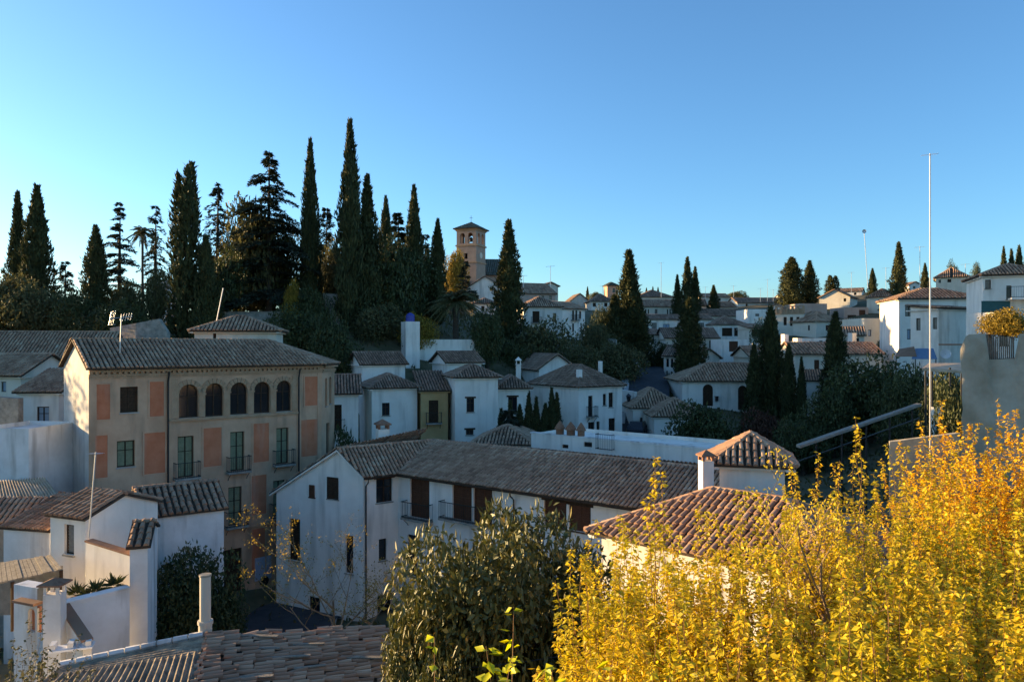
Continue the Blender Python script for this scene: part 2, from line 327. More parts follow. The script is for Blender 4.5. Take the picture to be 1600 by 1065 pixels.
def window(root, f, h, near=False, rev=.2):
    a, b, c, d, st = h; W = b-a; mb = MB(); t = min(.07, W*.12); arch = 'a' in st
    fm = M['rwood'] if 'r' in st else M['whitem'] if 'W' in st else M['wood']
    pm = {'g':M['green'],'s':M['shut'],'r':M['rwood'],'k':M['wood'],'B':M['bluepane']}.get(next((q for q in st if q in 'gsrkB'), ''), M['glass'])
    d0, d1 = -rev+.03, -rev+.09
    f.box(mb, a, a+t, c, d, d0, d1); f.box(mb, b-t, b, c, d, d0, d1); f.box(mb, a+t, b-t, c, c+t, d0, d1)
    if not arch: f.box(mb, a+t, b-t, d-t, d, d0, d1)
    else:
        r = W/2; um = (a+b)/2; zc = d-r; A = [(math.cos(math.pi*k/10), math.sin(math.pi*k/10)) for k in range(11)]
        for (x, z), (x2, z2) in zip(A[:-1], A[1:]):
            mb.hexa([f.pt(um+x*r, zc+z*r, d0), f.pt(um+x2*r, zc+z2*r, d0), f.pt(um+x2*(r-t), zc+z2*(r-t), d0), f.pt(um+x*(r-t), zc+z*(r-t), d0)]+
                    [f.pt(um+x*r, zc+z*r, d1), f.pt(um+x2*r, zc+z2*r, d1), f.pt(um+x2*(r-t), zc+z2*(r-t), d1), f.pt(um+x*(r-t), zc+z*(r-t), d1)])
    if W > .6 and 'o' not in st:
        f.box(mb, (a+b)/2-t/2, (a+b)/2+t/2, c+t, d-t, d0, d1)
        if d-c > 1.0 and near: f.box(mb, a+t, (a+b)/2-t/2, c+(d-c)*.62, c+(d-c)*.62+t*.6, d0, d1); f.box(mb, (a+b)/2+t/2, b-t, c+(d-c)*.62, c+(d-c)*.62+t*.6, d0, d1)
    wn = mb.obj('door' if 'd' in st else 'window', fm, root)
    mb = MB(); mb.poly(f.pt(a,c,-rev+.045), f.pt(b,c,-rev+.045), f.pt(b,d,-rev+.045), f.pt(a,d,-rev+.045))
    if pm in (M['green'], M['shut'], M['rwood'], M['wood']):            # louvres / boards
        n = max(3, int((d-c)/.12))
        if n < 40:
            for k in range(n):
                z = c+(d-c)*(k+.1)/n; f.box(mb, a+t, b-t, z, z+(d-c)/n*.6, -rev+.05, -rev+.065)
    mb.obj('blind' if 'g' in st else 'shutter' if pm is not M['glass'] else 'pane', pm, wn)
    if near and 'd' not in st:
        mb = MB(); f.box(mb, a-.06, b+.06, c-.07, c-.004, -.05, .07); mb.obj('sill', M['pave'] if 'p' in st else M['rwood'] if 'r' in st else M['stone'], wn)
    if 'l' in st:                                                        # timber lintel
        mb = MB(); f.box(mb, a-.15, b+.15, d+.004, d+.16, -.05, .03); mb.obj('lintel', M['wood'], wn)
    if 'b' in st:
        mb = MB(); f.box(mb, a-.28, b+.28, c-.12, c-.004, 0.003, .55); bo = mb.obj('balcony', M['stone'], root)
        mb = MB(); railing(mb, f, a-.26, b+.26, c, .95, .53); mb.obj('railing', M['iron'], bo)
        mb = MB()
        for uu in (a-.15, b+.15): mb.tube([f.pt(uu, c-.55, .02), f.pt(uu, c-.4, .12), f.pt(uu, c-.12, .45)], .02, 5)
        mb.obj('bracket', M['iron'], bo)
def chimney(roof, px, ytop, ybot, Y, wpx, cap=True, mat=None, yaw=.4):
    p = P(px, ybot, Y); top = P(px, ytop, Y).z; s = wpx/F*Y; h = top-p.z
    mb = MB(); mb.cbox(p-Vector((0,0,.8)), s, s, h*(.68 if cap else 1)+.8, yaw); ch = mb.obj('chimney', mat or M['white'], roof)
    if cap:
        mb = MB(); z = p.z+h*.68; a = Vector((math.cos(yaw), math.sin(yaw), 0)); b = Vector((-a.y, a.x, 0)); c = Vector((p.x, p.y, z))
        for sa in (-1, 1):
            for sb in (-1, 1): mb.cbox(c+a*sa*s*.42+b*sb*s*.42, s*.2, s*.2, h*.14, yaw)
        e = [c+a*sa*s*.68+b*sb*s*.68+Vector((0,0,h*.14)) for sa, sb in ((-1,-1),(1,-1),(1,1),(-1,1))]; t = c+Vector((0,0,h*.34))
        e2 = [q+Vector((0,0,h*.04)) for q in e]
        mb.add(e+e2+[t], [(3,2,1,0),(0,1,5,4),(1,2,6,5),(2,3,7,6),(3,0,4,7),(4,5,8),(5,6,8),(6,7,8),(7,4,8)]); mb.obj('chimney_cap', M['terra'], ch)
    return ch
HOUSES = []
def house(label, xl, xr, ye, Y, yaw=0, dep=8, roof='hip', rise=1.6, wins=(), wm='white', rm='tile', oh=.35, zb=None, name='house', pitch=.26, course=.42, indiv=0, near=False, group=None, dl=0, side=None, cat='house', rr=.11, under=None):
    a = R(yaw); u = Vector((math.cos(a), math.sin(a), 0)); v = Vector((-u.y, u.x, 0))
    A = P(xl, ye, Y); ze = A.z; A.z = 0; rx = (xr-800)/F
    w = (rx*A.y-A.x)/(u.x-rx*u.y)
    B = A+u*w; D = A+v*dep; C = B+v*dep
    if zb is None: zb = min(terr(q.x, q.y) for q in (A, B, C, D))-.4
    root = empty(name, (*(A+u*w/2+v*dep/2).to_tuple()[:2], zb), label, cat, group)
    f = {'F': Face(A, u, w, zb), 'R': Face(B, v, dep, zb), 'K': Face(C, -u, w, zb), 'L': Face(D, -v, dep, zb)}
    top = ze if roof == 'flat' else ze+ (rise/(min(w, dep)/2+oh) if roof == 'hip' else rise/(dep/2+oh) if roof == 'gx' else rise/(w/2+oh) if roof == 'gy' else rise/(dep+2*oh))*oh-.03
    for (fc, x0, y0, x1, y1, st) in wins:
        q = f[fc].rect(x0, y0, x1, y1)
        if q[1]-q[0] > .15: f[fc].holes.append((*q, st))
    mb = MB(); Z = lambda q, z: Vector((q.x, q.y, z))
    for k in 'FRKL': f[k].build(mb, top)
    if roof == 'flat': mb.poly(Z(A,top-.25), Z(B,top-.25), Z(C,top-.25), Z(D,top-.25))
    e = lambda s, t: A+u*s+v*t
    E0, E1, E2, E3 = (Z(q, ze) for q in (e(-oh,-oh), e(w+oh,-oh), e(w+oh,dep+oh), e(-oh,dep+oh)))
    zr = ze+rise; ro = None
    if roof == 'hip':
        if w >= dep: k = dep/2; r1, r2 = Z(e(k, k), zr), Z(e(w-k, k), zr); pl = [[E0,E1,r2,r1],[E1,E2,r2],[E2,E3,r1,r2],[E3,E0,r1]]
        else: k = w/2; r1, r2 = Z(e(k, k), zr), Z(e(k, dep-k), zr); pl = [[E0,E1,r1],[E1,E2,r2,r1],[E2,E3,r2],[E3,E0,r1,r2]]
        rg = [(E0,r1),(E1,r2 if w >= dep else r1),(E2,r2),(E3,r1 if w >= dep else r2)]+([(r1,r2)] if (r1-r2).length > .3 else [])
    elif roof == 'gx':
        r1, r2 = Z(e(-oh, dep/2), zr), Z(e(w+oh, dep/2), zr); pl = [[E0,E1,r2,r1],[E2,E3,r1,r2]]; rg = [(r1,r2)]
        for q, s in ((D, A), (B, C)): mb.poly(Z(q, top), Z(s, top), Z((q+s)/2, zr-.06))
    elif roof == 'gy':
        r1, r2 = Z(e(w/2, -oh), zr), Z(e(w/2, dep+oh), zr); pl = [[E1,E2,r2,r1],[E3,E0,r1,r2]]; rg = [(r1,r2)]
        for q, s in ((A, B), (C, D)): mb.poly(Z(q, top), Z(s, top), Z((q+s)/2, zr-.06))
    elif roof == 'shed':
        r1, r2 = Z(e(-oh, dep+oh), zr), Z(e(w+oh, dep+oh), zr); pl = [[E0,E1,r2,r1]]; rg = []
        zk = zr-rise/(dep+2*oh)*oh-.05
        mb.poly(Z(D, top), Z(A, top), Z(D, zk)); mb.poly(Z(B, top), Z(C, top), Z(C, zk)); mb.poly(Z(C,top), Z(D,top), Z(D,zk), Z(C,zk))
    else: pl = None
    mb.obj('wall', M[wm], root)
    if pl:
        ro = roof_build(root, pl, rg, M[rm], pitch, course, indiv, rr, under)
        mb = MB()                                             # pale eave moulding under the tiles
        for s, t in ((E0,E1),(E1,E2),(E3,E0)):
            d = (t-s).normalized(); nn = Vector((d.y, -d.x, 0))
            if abs(s.z-t.z) < .01: mb.box(s-nn*(oh-.02)-Vector((0,0,.2)), t-s, nn*(oh*.55), Vector((0,0,.085)))
        if oh > .2 and roof in ('hip','gx','shed'): mb.obj('eave_moulding', M['wood'] if wm == 'none' else M['white'] if wm == 'white' else M[wm], ro)
    for k in 'FRL':
        for h in getattr(f[k], 'good', []): window(root, f[k], h, near)
    HOUSES.append(root)
    return root, f, ro
# ================= the large red-panelled mansion =================
def Zp(q, z): return Vector((q[0], q[1], z))
A = P(139, 575, 42); ZE = A.z; A.z = 0; Rr = P(525, 568, 52.5); Rr.z = 0
u = (Rr-A).normalized(); v = Vector((-u.y, u.x, 0))
rx = (503-800)/F; wpal = (rx*A.y-A.x)/(u.x-rx*u.y); B = A+u*wpal
cd = Vector((.15, 1, 0)).normalized(); Cc = B+cd*2.3; DEP = 6.3
C2 = Cc+v*(DEP-2.0); D = A+v*DEP
pal = empty('mansion', (*((A+B)/2+v*3).to_tuple()[:2], -.4), 'large four-storey brown mansion with faded red panels and a row of five arched windows', 'mansion')
ff = Face(A, u, wpal, -.4); fc = Face(B, cd, 2.3, -.4); fr = Face(Cc, (C2-Cc), (C2-Cc).length, -.4); fl = Face(D, -v, DEP, -.4); fk = Face(C2, (D-C2), (D-C2).length, -.4)
wl = [(188,604,216,644,'kp'),(280,600,310,652,'a'),(321,598,349,650,'a'),(360,597,386.5,647,'a'),(397,596,422,645,'a'),(432,594,455,642,'a'),
 (183,688,211,729,'gp'),(278,681,303,745,'gb'),(360,674,382,735,'gb'),(432,668,451,724,'gb'),(357,760,378,820,'gb'),(427,750,446,806,'gb'),(278,770,303,830,'gb'),
 (183,775,211,815,'gp'),(350,857,378,934,'kd')]
for x0,y0,x1,y1,st in wl: ff.holes.append((*ff.rect(x0,y0,x1,y1), st))
for x0,y0,x1,y1,st in [(508,590,511.5,634,'a'),(514.5,588,518,630,'a'),(510,660,515,708,'k')]: fc.holes.append((*fc.rect(x0,y0,x1,y1), st))
mb = MB()
for f in (ff, fc, fr, fk): f.build(mb, ZE+.12, .25)
mb.obj('wall', M['palazzo'], pal)
apx = A+v*2.95; ZR = 16.9
mb = MB(); fl.build(mb, ZE+.12); mb.poly(Zp(D, ZE+.12), Zp(A, ZE+.12), Zp(apx, ZR-.08)); mb.obj('gable_wall', M['gable'], pal)
for f in (ff, fc):
    for h in f.good: window(pal, f, h, True, .25)
for x0,y0,x1,y1 in [(151,600,172,655),(234,596,256,650),(148,680,168,746),(225.5,675.5,258,739),(318,668,346,728),(396,661,420,721),(476,588,501,633),(468,655,498,712),
                    (316,751,343,812),(393,742,416,803),(223,765,255,830),(466,735,495,790),(148,770,168,830),(393,825,414,895)]:
    q = ff.rect(x0,y0,x1,y1); mb = MB(); ff.box(mb, *q, .002, .022); p = mb.obj('painted_panel', M['red'], pal)
    mb = MB(); t = .09                                        # pale border moulding of the panel
    ff.box(mb, q[0]-t, q[1]+t, q[3]+.003, q[3]+t, .002, .05); ff.box(mb, q[0]-t, q[1]+t, q[2]-t, q[2]-.003, .002, .05)
    ff.box(mb, q[0]-t, q[0]-.003, q[2], q[3], .002, .05); ff.box(mb, q[1]+.003, q[1]+t, q[2], q[3], .002, .05); mb.obj('panel_border', M['palazzo'], p)
mb = MB()                                                     # brick arcade: piers, imposts, arch rings
ar = [h for h in ff.good if 'a' in h[4]]
for h in ar:
    r = (h[1]-h[0])/2; um = (h[0]+h[1])/2; zc = h[3]-r
    for k in range(9):                                         # voussoirs, each a wedge with a joint
        a0 = math.pi*(k+.05)/9; a1 = math.pi*(k+.95)/9; q = [(math.cos(a)*s, math.sin(a)*s) for a, s in ((a0, r), (a1, r), (a1, r+.3), (a0, r+.3))]
        mb.hexa([ff.pt(um+x, zc+z, .002) for x, z in q]+[ff.pt(um+x, zc+z, .07) for x, z in q])
for h0, h1 in zip(ar[:-1], ar[1:]):
    ff.box(mb, h0[1]+.03, h1[0]-.03, h0[2], h0[3]-(h0[1]-h0[0])/2-.12, .002, .06); ff.box(mb, h0[1]-.02, h1[0]+.02, h0[3]-(h0[1]-h0[0])/2-.11, h0[3]-(h0[1]-h0[0])/2-.01, .002, .12)
for uu in (ar[0][0]-.45, ar[-1][1]+.06): ff.box(mb, uu, uu+.39, ar[0][2], ZE-.75, .002, .06)
ff.box(mb, ar[0][0]-.6, ar[-1][1]+.6, ar[0][2]-.2, ar[0][2]-.03, .002, .14)
mb.obj('arcade_dressing', M['brick'], pal)
mb = MB()
for k, (z0, z1, d) in enumerate([(-.62,-.5,.06),(-.49,-.37,.13),(-.24,-.13,.27)]):
    ff.box(mb, -.02, wpal, ZE+z0, ZE+z1, .002, d); fc.box(mb, .05, 2.3, ZE+z0, ZE+z1, .002, d)
n = int(wpal/.3)
for k in range(n): ff.box(mb, k*.3, k*.3+.16, ZE-.36, ZE-.245, .002, .2)
mb.obj('brick_cornice', M['brick'], pal)
mb = MB(); z = ff.hit(400, 818)[1]; ff.box(mb, 0, wpal, z-.15, z, .002, .12)
for uu in (0.02, ff.hit(262, 640)[0], ff.hit(464, 640)[0], wpal-.35): ff.box(mb, uu, uu+.3, -.3, ZE-.63, .002, .045)
mb.obj('string_course', M['palazzo'], pal)
mb = MB()
for px in (262, 466):
    uu = ff.hit(px, 640)[0]; mb = MB(); mb.tube([ff.pt(uu, ZE-.3, .3), ff.pt(uu, ZE-.9, .12), ff.pt(uu, .5, .12)], .05, 6); mb.obj('downpipe', M['iron'], pal)
oh = .5; a0 = A-u*.25+(-v)*oh; a1 = B-v*oh+u*.1; a2 = Cc+cd*.2+u*.35; bk0 = D+v*.3-u*.25; bk1 = C2+v*.3
r0 = A+v*2.95-u*.25; hp = A+u*(wpal-2.6)+v*2.95
planes = [[Zp(a0,ZE),Zp(a1,ZE),Zp(hp,ZR),Zp(r0,ZR)], [Zp(a1,ZE),Zp(a2,ZE),Zp(hp,ZR)], [Zp(a2,ZE),Zp(bk1,ZE+.05),Zp(hp,ZR)], [Zp(bk1,ZE),Zp(bk0,ZE),Zp(r0,ZR),Zp(hp,ZR)]]
proof = roof_build(pal, planes, [(Zp(r0,ZR),Zp(hp,ZR)),(Zp(a1,ZE),Zp(hp,ZR)),(Zp(a2,ZE),Zp(hp,ZR))], M['tile'], .25, .42, 300)
house('cream rooftop pavilion with a pyramid tile roof rising behind the mansion ridge', 304, 432, 516, 53, 12, 5, 'hip', 1.15, [('F',333,520,338,530,'k')], 'cream', 'tile', .35, 8, name='rooftop_pavilion', cat='pavilion')
# ================= the white L-shaped house =================
G0 = Vector((-14.97,47,0)); G1 = Vector((-8.8,43.8,0)); I = Vector((-6.95,45.15,0)); E2 = Vector((8.5,33.8,0)); zf = 8.8; zl = 7.25; zr = 10.35
u2 = (E2-I).normalized(); v2 = Vector((-u2.y, u2.x, 0)); K = E2+v2*7.2
Q = Vector((-8.2,54.5,0))
lh = empty('white_house', (-4,44,-.5), 'long white L-shaped house with brown tiled roof, timber galleries and a gable end', 'house')
g = Face(G0, G1-G0, (G1-G0).length, -.5); w1 = Face(G1, I-G1, (I-G1).length, -.5); w2 = Face(I, E2-I, (E2-I).length, -.5); w3 = Face(E2, v2, 7.2, 1); 
for f, L in ((g, [(484,757,492,776,'r'),(512,745,529,779,'k'),(452,810,469,875,'k'),(540,836,552,895,''),(483,932,500,960,'')]),
             (w1, [(588,747,613,784,'l'),(592,841,604,875,''),(590,928,611,971,'')]),
             (w2, [(641,746,671,809,'rbld'),(637,835,652,899,''),(633,921,659,962,''),(707,756,737,814,'rdl'),(740,764,769,820,'rdl'),(850,783,885,822,'rl'),(889,790,923,830,'rl'),(760,860,780,910,'')])):
    for x0,y0,x1,y1,st in L: f.holes.append((*f.rect(x0,y0,x1,y1), st))
mb = MB()
ta = (Vector((-10.34,44.6,0))-G0).length/(G1-G0).length; AP = G0.lerp(G1, ta)
g.build(mb, zl); w1.build(mb, zf); w2.build(mb, zf); w3.build(mb, zf)
mb.poly(Zp(G0,zl), Zp(G1,zl), Zp(G1,zf), Zp(AP,zr-.07)); mb.poly(Zp(E2,zf), Zp(K,zf), Zp((E2+K)/2,zr-.08))
mb.poly(Zp(K,-.5), Zp(Q,-.5), Zp(Q,zf), Zp(K,zf)); mb.poly(Zp(Q,-.5), Zp(G0,-.5), Zp(G0,zl), Zp(Q,zl))
mb.obj('wall', M['white'], lh)
for f in (g, w1, w2):
    for h in f.good: window(lh, f, h, True)
for q in ((484,757,492,776,'r'),(512,745,529,779,'k')): window(lh, g, (*g.rect(*q[:4]), q[4]), True, .02)
mb = MB(); q = g.rect(588, 928, 611, 971); q = w1.rect(590,928,611,971)
for k in range(8): w1.box(mb, q[0]+(q[1]-q[0])*k/7-.01, q[0]+(q[1]-q[0])*k/7+.01, q[2]-.1, q[3]+.1, .1, .12)
for z in (q[2], (q[2]+q[3])/2, q[3]): w1.box(mb, q[0]-.05, q[1]+.05, z, z+.03, .121, .135)
mb.obj('window_grille', M['iron'], lh)
mb = MB(); q0 = w2.hit(694,790)[0]; q1 = w2.hit(772,790)[0]; z = w2.hit(740,814)[1]; w2.box(mb, q0, q1, z-.12, z-.005, .003, .55); bo = mb.obj('balcony', M['stone'], lh)
mb = MB(); railing(mb, w2, q0+.02, q1-.02, z, .95, .53); mb.obj('railing', M['iron'], bo)
mb = MB()
for px, f in ((571, w1), (804, w2)):
    uu = f.hit(px, 800)[0]; mb = MB(); mb.tube([f.pt(uu, zf-.1, .45), f.pt(uu, zf-.35, .4), f.pt(uu, zf-.6, .09), f.pt(uu, .5 if f is w1 else 4, .09)], .045, 6); mb.obj('downpipe', M['wood'], lh)
n1 = w1.n; n2 = w2.n; n1u = w1.u
eI = I+Vector((0,-.56,0)); eG = G1+n1*.45-n1u*.2; eE = E2+n2*.45+u2*.3; apo = AP-n1u*.25; gl = G0+(G0-G1).normalized()*.3-n1u*.25
rE = (E2+K)/2+u2*.3; J = apo+n1u*(((rE-apo).dot(v2))/n1u.dot(v2)); kE = K+v2*.4+u2*.3; Qe = Q+v2*.3
planes = [[Zp(eI,zf),Zp(eE,zf),Zp(rE,zr),Zp(J,zr)], [Zp(eG,zf),Zp(eI,zf),Zp(J,zr),Zp(apo,zr)], [Zp(Q-Vector((.8,0,0)),zl),Zp(gl,zl-.1),Zp(apo,zr),Zp(J,zr)], [Zp(kE,zf),Zp(Qe,zf),Zp(J,zr),Zp(rE,zr)]]
lroof = roof_build(lh, planes, [(Zp(apo,zr),Zp(J,zr)),(Zp(J,zr),Zp(rE,zr))], M['tile'], .24, .40, 300)
mb = MB(); a, b = Zp(eG,zf), Zp(eI,zf)
for p, q in ((Zp(eG,zf-.12), Zp(eI,zf-.12)), (Zp(eI,zf-.12), Zp(eE,zf-.12))): mb.tube([p, q], .055, 6)
mb.obj('gutter', M['wood'], lroof)
mb = MB()
for p, q in ((Zp(apo,zr+.02), Zp(gl,zl-.06)), (Zp(apo,zr+.02), Zp(eG,zf+.02))):
    d = (q-p).normalized(); mb.box(p-Vector((0,0,.22)), q-p, n1u*.14, Vector((0,0,.2)))
mb.obj('verge_board', M['white'], lroof)
chimney(lroof, 598, 655, 700, 48, 17)
# ================= nearer tiled roof and its hipped lantern =================
nr, nf, nroof = house('near house with coarse brown barrel-tile roof half hidden by yellow shrubs', 940, 1315, 828, 25, -44, 5.4, 'hip', 1.4, [], 'oldwhite', 'tile', .4, 5, pitch=.25, course=.4, indiv=300, near=True)
lr, lf, lroof2 = house('small white lantern tower with hipped tile roof beside a stubby chimney', 1124, 1226, 722, 26.6, -16, 2.5, 'hip', .95, [], 'white', 'tile', .35, 9, name='roof_tower', cat='roof tower', pitch=.25, course=.4, indiv=300)
chimney(lroof2, 1103, 703, 752, 26.2, 18, yaw=.15)
# terrace block with parapet behind the long roof
tw, tf, _ = house('long low white parapet building behind the brown tiled ridge', 830, 1128, 677, 52, -38, 5, 'flat', 0, [('F',878,694,888,700,'o'),('F',912,690,925,698,'o')], 'white', zb=3, name='parapet_building', cat='building')
f = tf['F']; zt = f.hit(835, 677)[1]
mb = MB(); f.box(mb, -.06, f.w+.06, zt+.003, zt+.1, -.28, .06); mb.obj('coping', M['oldwhite'], tw)
mb = MB(); ua, ub = f.hit(935, 690)[0], f.hit(960, 690)[0]; railing(mb, f, ua, ub, zt-.6, 1.0, .4); mb.obj('railing', M['iron'], tw)
for px, y, s in ((873,686,.34),(890,689,.36),(906,678,.3)):
    uu, z = f.hit(px, y); p = f.pt(uu, zt+.1, -.15)
    mb = MB(); mb.tube([p, p+Vector((0,0,.35)), p+Vector((0,0,.36)), p+Vector((0,0,.62)), p+Vector((0,0,.9))], [s*.8, s*.8, s*1.15, s*.75, .04], 8)
    t = mb.obj('chimney_pot', M['terra'], tw)
house('brown tiled roof of a low house just behind the long white house', 742, 830, 692, 57, -8, 6, 'hip', 1.2, [], 'cream', 'tile', zb=4)
# ================= lower left cluster =================
_, _, r_ = house('white house with pale tiled roof standing before the mansion base', 224, 350, 807, 34, 34, 4.2, 'gx', 1.0, [], 'oldwhite', 'tileo', .2, 1.5, near=True, pitch=.3, course=.45, indiv=120)
_, f2, r_ = house('narrow bluish white house with tall barred shutter and orange tiles', 79, 134, 802, 31, -22, 3.6, 'gx', .7, [('F',101,819,116,866,'s')], 'white', 'tileo', .15, 2.5, near=True, pitch=.28, indiv=120)
mb = MB(); p = P(143, 800, 31.5); mb.cbox(p-Vector((0,0,.6)), .35, .35, 1.1, .3); mb.obj('chimney', M['oldwhite'], r_)
house('white terrace house with orange lean-to roof at left edge cluster', 6, 78, 822, 33.5, -14, 3, 'shed', .9, [], 'oldwhite', 'tileo', .12, 2, near=True)
pw, pf, r_ = house('tall stained white end wall with sloping tile coping above dark tree', 203, 231, 853, 27.6, 20, 3.2, 'gx', .55, [], 'oldwhite', 'tileo', .12, 2, name='end_house', near=True)
def wall_thing(label, pts, th, zb, mat, name='garden_wall', cat='wall', cope=None):
    """free-standing wall through world points (x,y,ztop)"""
    a = Vector(pts[0]); root = empty(name, (a.x, a.y, zb), label, cat); mb = MB(); mc = MB()
    for p, q in zip(pts[:-1], pts[1:]):
        p = Vector(p); q = Vector(q); d = (q-p); d.z = 0; d.normalize(); n = Vector((-d.y, d.x, 0))*th
        mb.hexa([Zp(p,zb), Zp(q,zb), Zp(q+n,zb), Zp(p+n,zb), p, q, q+n, p+n])
        e = Vector((0,0,.003)); t = Vector((0,0,.07))
        if cope: mc.hexa([p-n*.2+e, q-n*.2+e, q+n*1.2+e, p+n*1.2+e, p-n*.2+t, q-n*.2+t, q+n*1.2+t, p+n*1.2+t])
    mb.obj('wall', M[mat], root)
    if cope: mc.obj('coping', M[cope], root)
    return root
wall_thing('bluish patio wall with sloping top behind the potted plants', [P(134,846,29.3), P(205,868,28)], .25, 3, 'white', cope='terra')
wall_thing('low white patio wall with slanting top above the rubble', [P(103,943,25.5), P(203,919,27)], .3, 2.5, 'oldwhite', cope='oldwhite')
wall_thing('short dark tile-capped wall stepping down beside the patio', [P(92,945,25.4), P(130,1003,23.5)], .25, 3, 'oldwhite', cope='tileo')
s = empty('lean_to', P(50, 960, 27), 'open lean-to with sagging board roof beside the patio', 'shed')
mb = MB(); c0, c1, c2, c3 = P(-12,912,26), P(98,888,27), P(80,866,29.5), P(-12,880,29)
for k in range(14): 
    t0, t1 = k/14, (k+.92)/14; dz = Vector((0,0,random.uniform(-.02,.03))); q = [c0.lerp(c1,t0)+dz, c0.lerp(c1,t1)+dz, c3.lerp(c2,t1)+dz, c3.lerp(c2,t0)+dz]
    b = MB(); slab(b, q, .05); b.obj('board', M['reed'], s)
mb.tube([P(96,890,27), P(96,960,27)], .06); mb.tube([P(20,908,26.2), P(20,985,26.2)], .06); mb.obj('post', M['wood'], s)
mb = MB(); mb.box(P(0,960,29.2), P(95,960,29.2)-P(0,960,29.2), (0,.15,0), (0,0,1.9)); mb.obj('back_wall', M['shut'], s)
pr = empty('porch', P(58, 990, 25), 'small white garden porch with a pink arched niche and square pillar', 'porch')
pF = Face(P(22,0,25.2), (P(74,0,24.6)-P(22,0,25.2)).to_2d().to_3d(), 1.15, 4.6); q = pF.rect(44,950,55,986); pF.holes.append((*q,'a'))
mb = MB(); zt = P(40,915,25).z; pF.build(mb, zt, .15); mb.poly(pF.pt(0,zt), pF.pt(1.15,zt), pF.pt(1.15,zt,-.5), pF.pt(0,zt,-.5)); mb.poly(pF.pt(0,4.6,-.5), pF.pt(0,4.6), pF.pt(0,zt), pF.pt(0,zt,-.5)); mb.obj('wall', M['oldwhite'], pr)
mb = MB(); pF.box(mb, q[0]-.05, q[1]+.05, q[2]-.05, q[3]+.05, -.2, -.155); mb.obj('niche_back', M['red'], pr)
mb = MB(); pF.box(mb, q[0]-.3, q[1]+.4, q[3]+.25, q[3]+.33, 0.003, .35); mb.obj('niche_hood', M['tileo'], pr)
mb = MB(); p = P(86,1000,24.3); zt = P(86,925,24.3).z; mb.cbox(Zp(p,4.3), .52, .5, zt-4.3, .2)
for dx, dy in ((-.2,-.18),(.2,-.18),(.2,.18),(-.2,.18)): mb.cbox(Zp(p,zt)+Vector((dx,dy,0)), .09, .09, .28, .2)
mb.obj('pillar', M['oldwhite'], pr)
mb = MB(); c = Zp(p, zt+.28); e = [c+Vector((a*.38,b*.36,0)) for a,b in ((-1,-1),(1,-1),(1,1),(-1,1))]; slab(mb, [q+Vector((0,0,.05)) for q in e], .05); mb.add([q+Vector((0,0,.05)) for q in e]+[c+Vector((0,0,.22))], [(0,1,4),(1,2,4),(2,3,4),(3,0,4)]); mb.obj('pillar_cap', M['terra'], pr)
# ================= left edge =================
house('long building with wide brown tiled roof at the far left', -60, 150, 583, 62, 10, 10, 'gx', 3.6, [('F',40,600,50,612,'k')], 'cream', 'tile', zb=5, pitch=.28)
house('cream gabled house cut by the left picture edge', -70, 33, 586, 56, -6, 6, 'gx', 1.6, [('F',2,596,10,612,'B')], 'cream', 'tile', zb=4)
house('white house with blue blind and lean-to tiles left of the mansion', 31, 92, 612, 52, 4, 4, 'shed', 1.5, [('F',58,635,77,665,'B'),('F',53,698,70,727,'k')], 'white', 'tile', zb=2, near=True)
house('weathered flat white block with sunlit patches at the left edge', -40, 45, 668, 42, -8, 4, 'flat', 0, [], 'oldwhite', zb=1, name='weathered_block', cat='building')
wall_thing('rough rubble stone wall stub at the left edge', [P(-30,618,48), P(29,622,48)], .5, 2, 'stone', name='stone_wall')
wall_thing('rough pale stone retaining wall between mansion roof and cypress', [P(172,512,74), P(212,505,72), P(248,498,72), P(262,520,72)], .6, 10, 'stone', name='stone_wall')
def corrugated(root, c, n, amp, mat, name='sheet', m=6):
    """corrugated sheet over quad c0 c1 c2 c3, waves run along c0->c3"""
    mb = MB(); N = n*6; rows = []
    for j in range(m+1):
        row = []
        for i in range(N+1):
            t = i/N; p = c[0].lerp(c[1], t).lerp(c[3].lerp(c[2], t), j/m); row.append(p+Vector((0,0,amp*math.sin(i/6*2*math.pi)+random.uniform(-.006,.006))))
        rows.append(row)
    vs = [p for r in rows for p in r]; mb.add(vs, [(j*(N+1)+i, j*(N+1)+i+1, (j+1)*(N+1)+i+1, (j+1)*(N+1)+i) for j in range(m) for i in range(N)])
    return mb.obj(name, M[mat], root, True)
s = empty('shed', P(50, 800, 37), 'low shed with grey corrugated roof left of the mansion corner', 'shed')
corrugated(s, [P(-20,800,36), P(104,788,38), P(70,745,41), P(-20,752,41)], 22, .05, 'corr')
mb = MB(); mb.hexa([P(-20,860,36.3),P(100,850,38),P(100,850,40),P(-20,860,40),P(-20,806,36.3),P(100,794,38),P(100,792,40),P(-20,800,40)]); mb.obj('wall', M['shut'], s)
house('squat wall with steep tile coping at left below the shed', -30, 92, 815, 35.5, 2, 1.2, 'shed', .9, [], 'shut', 'tile', .1, 2, name='tiled_wall', cat='wall', near=True)
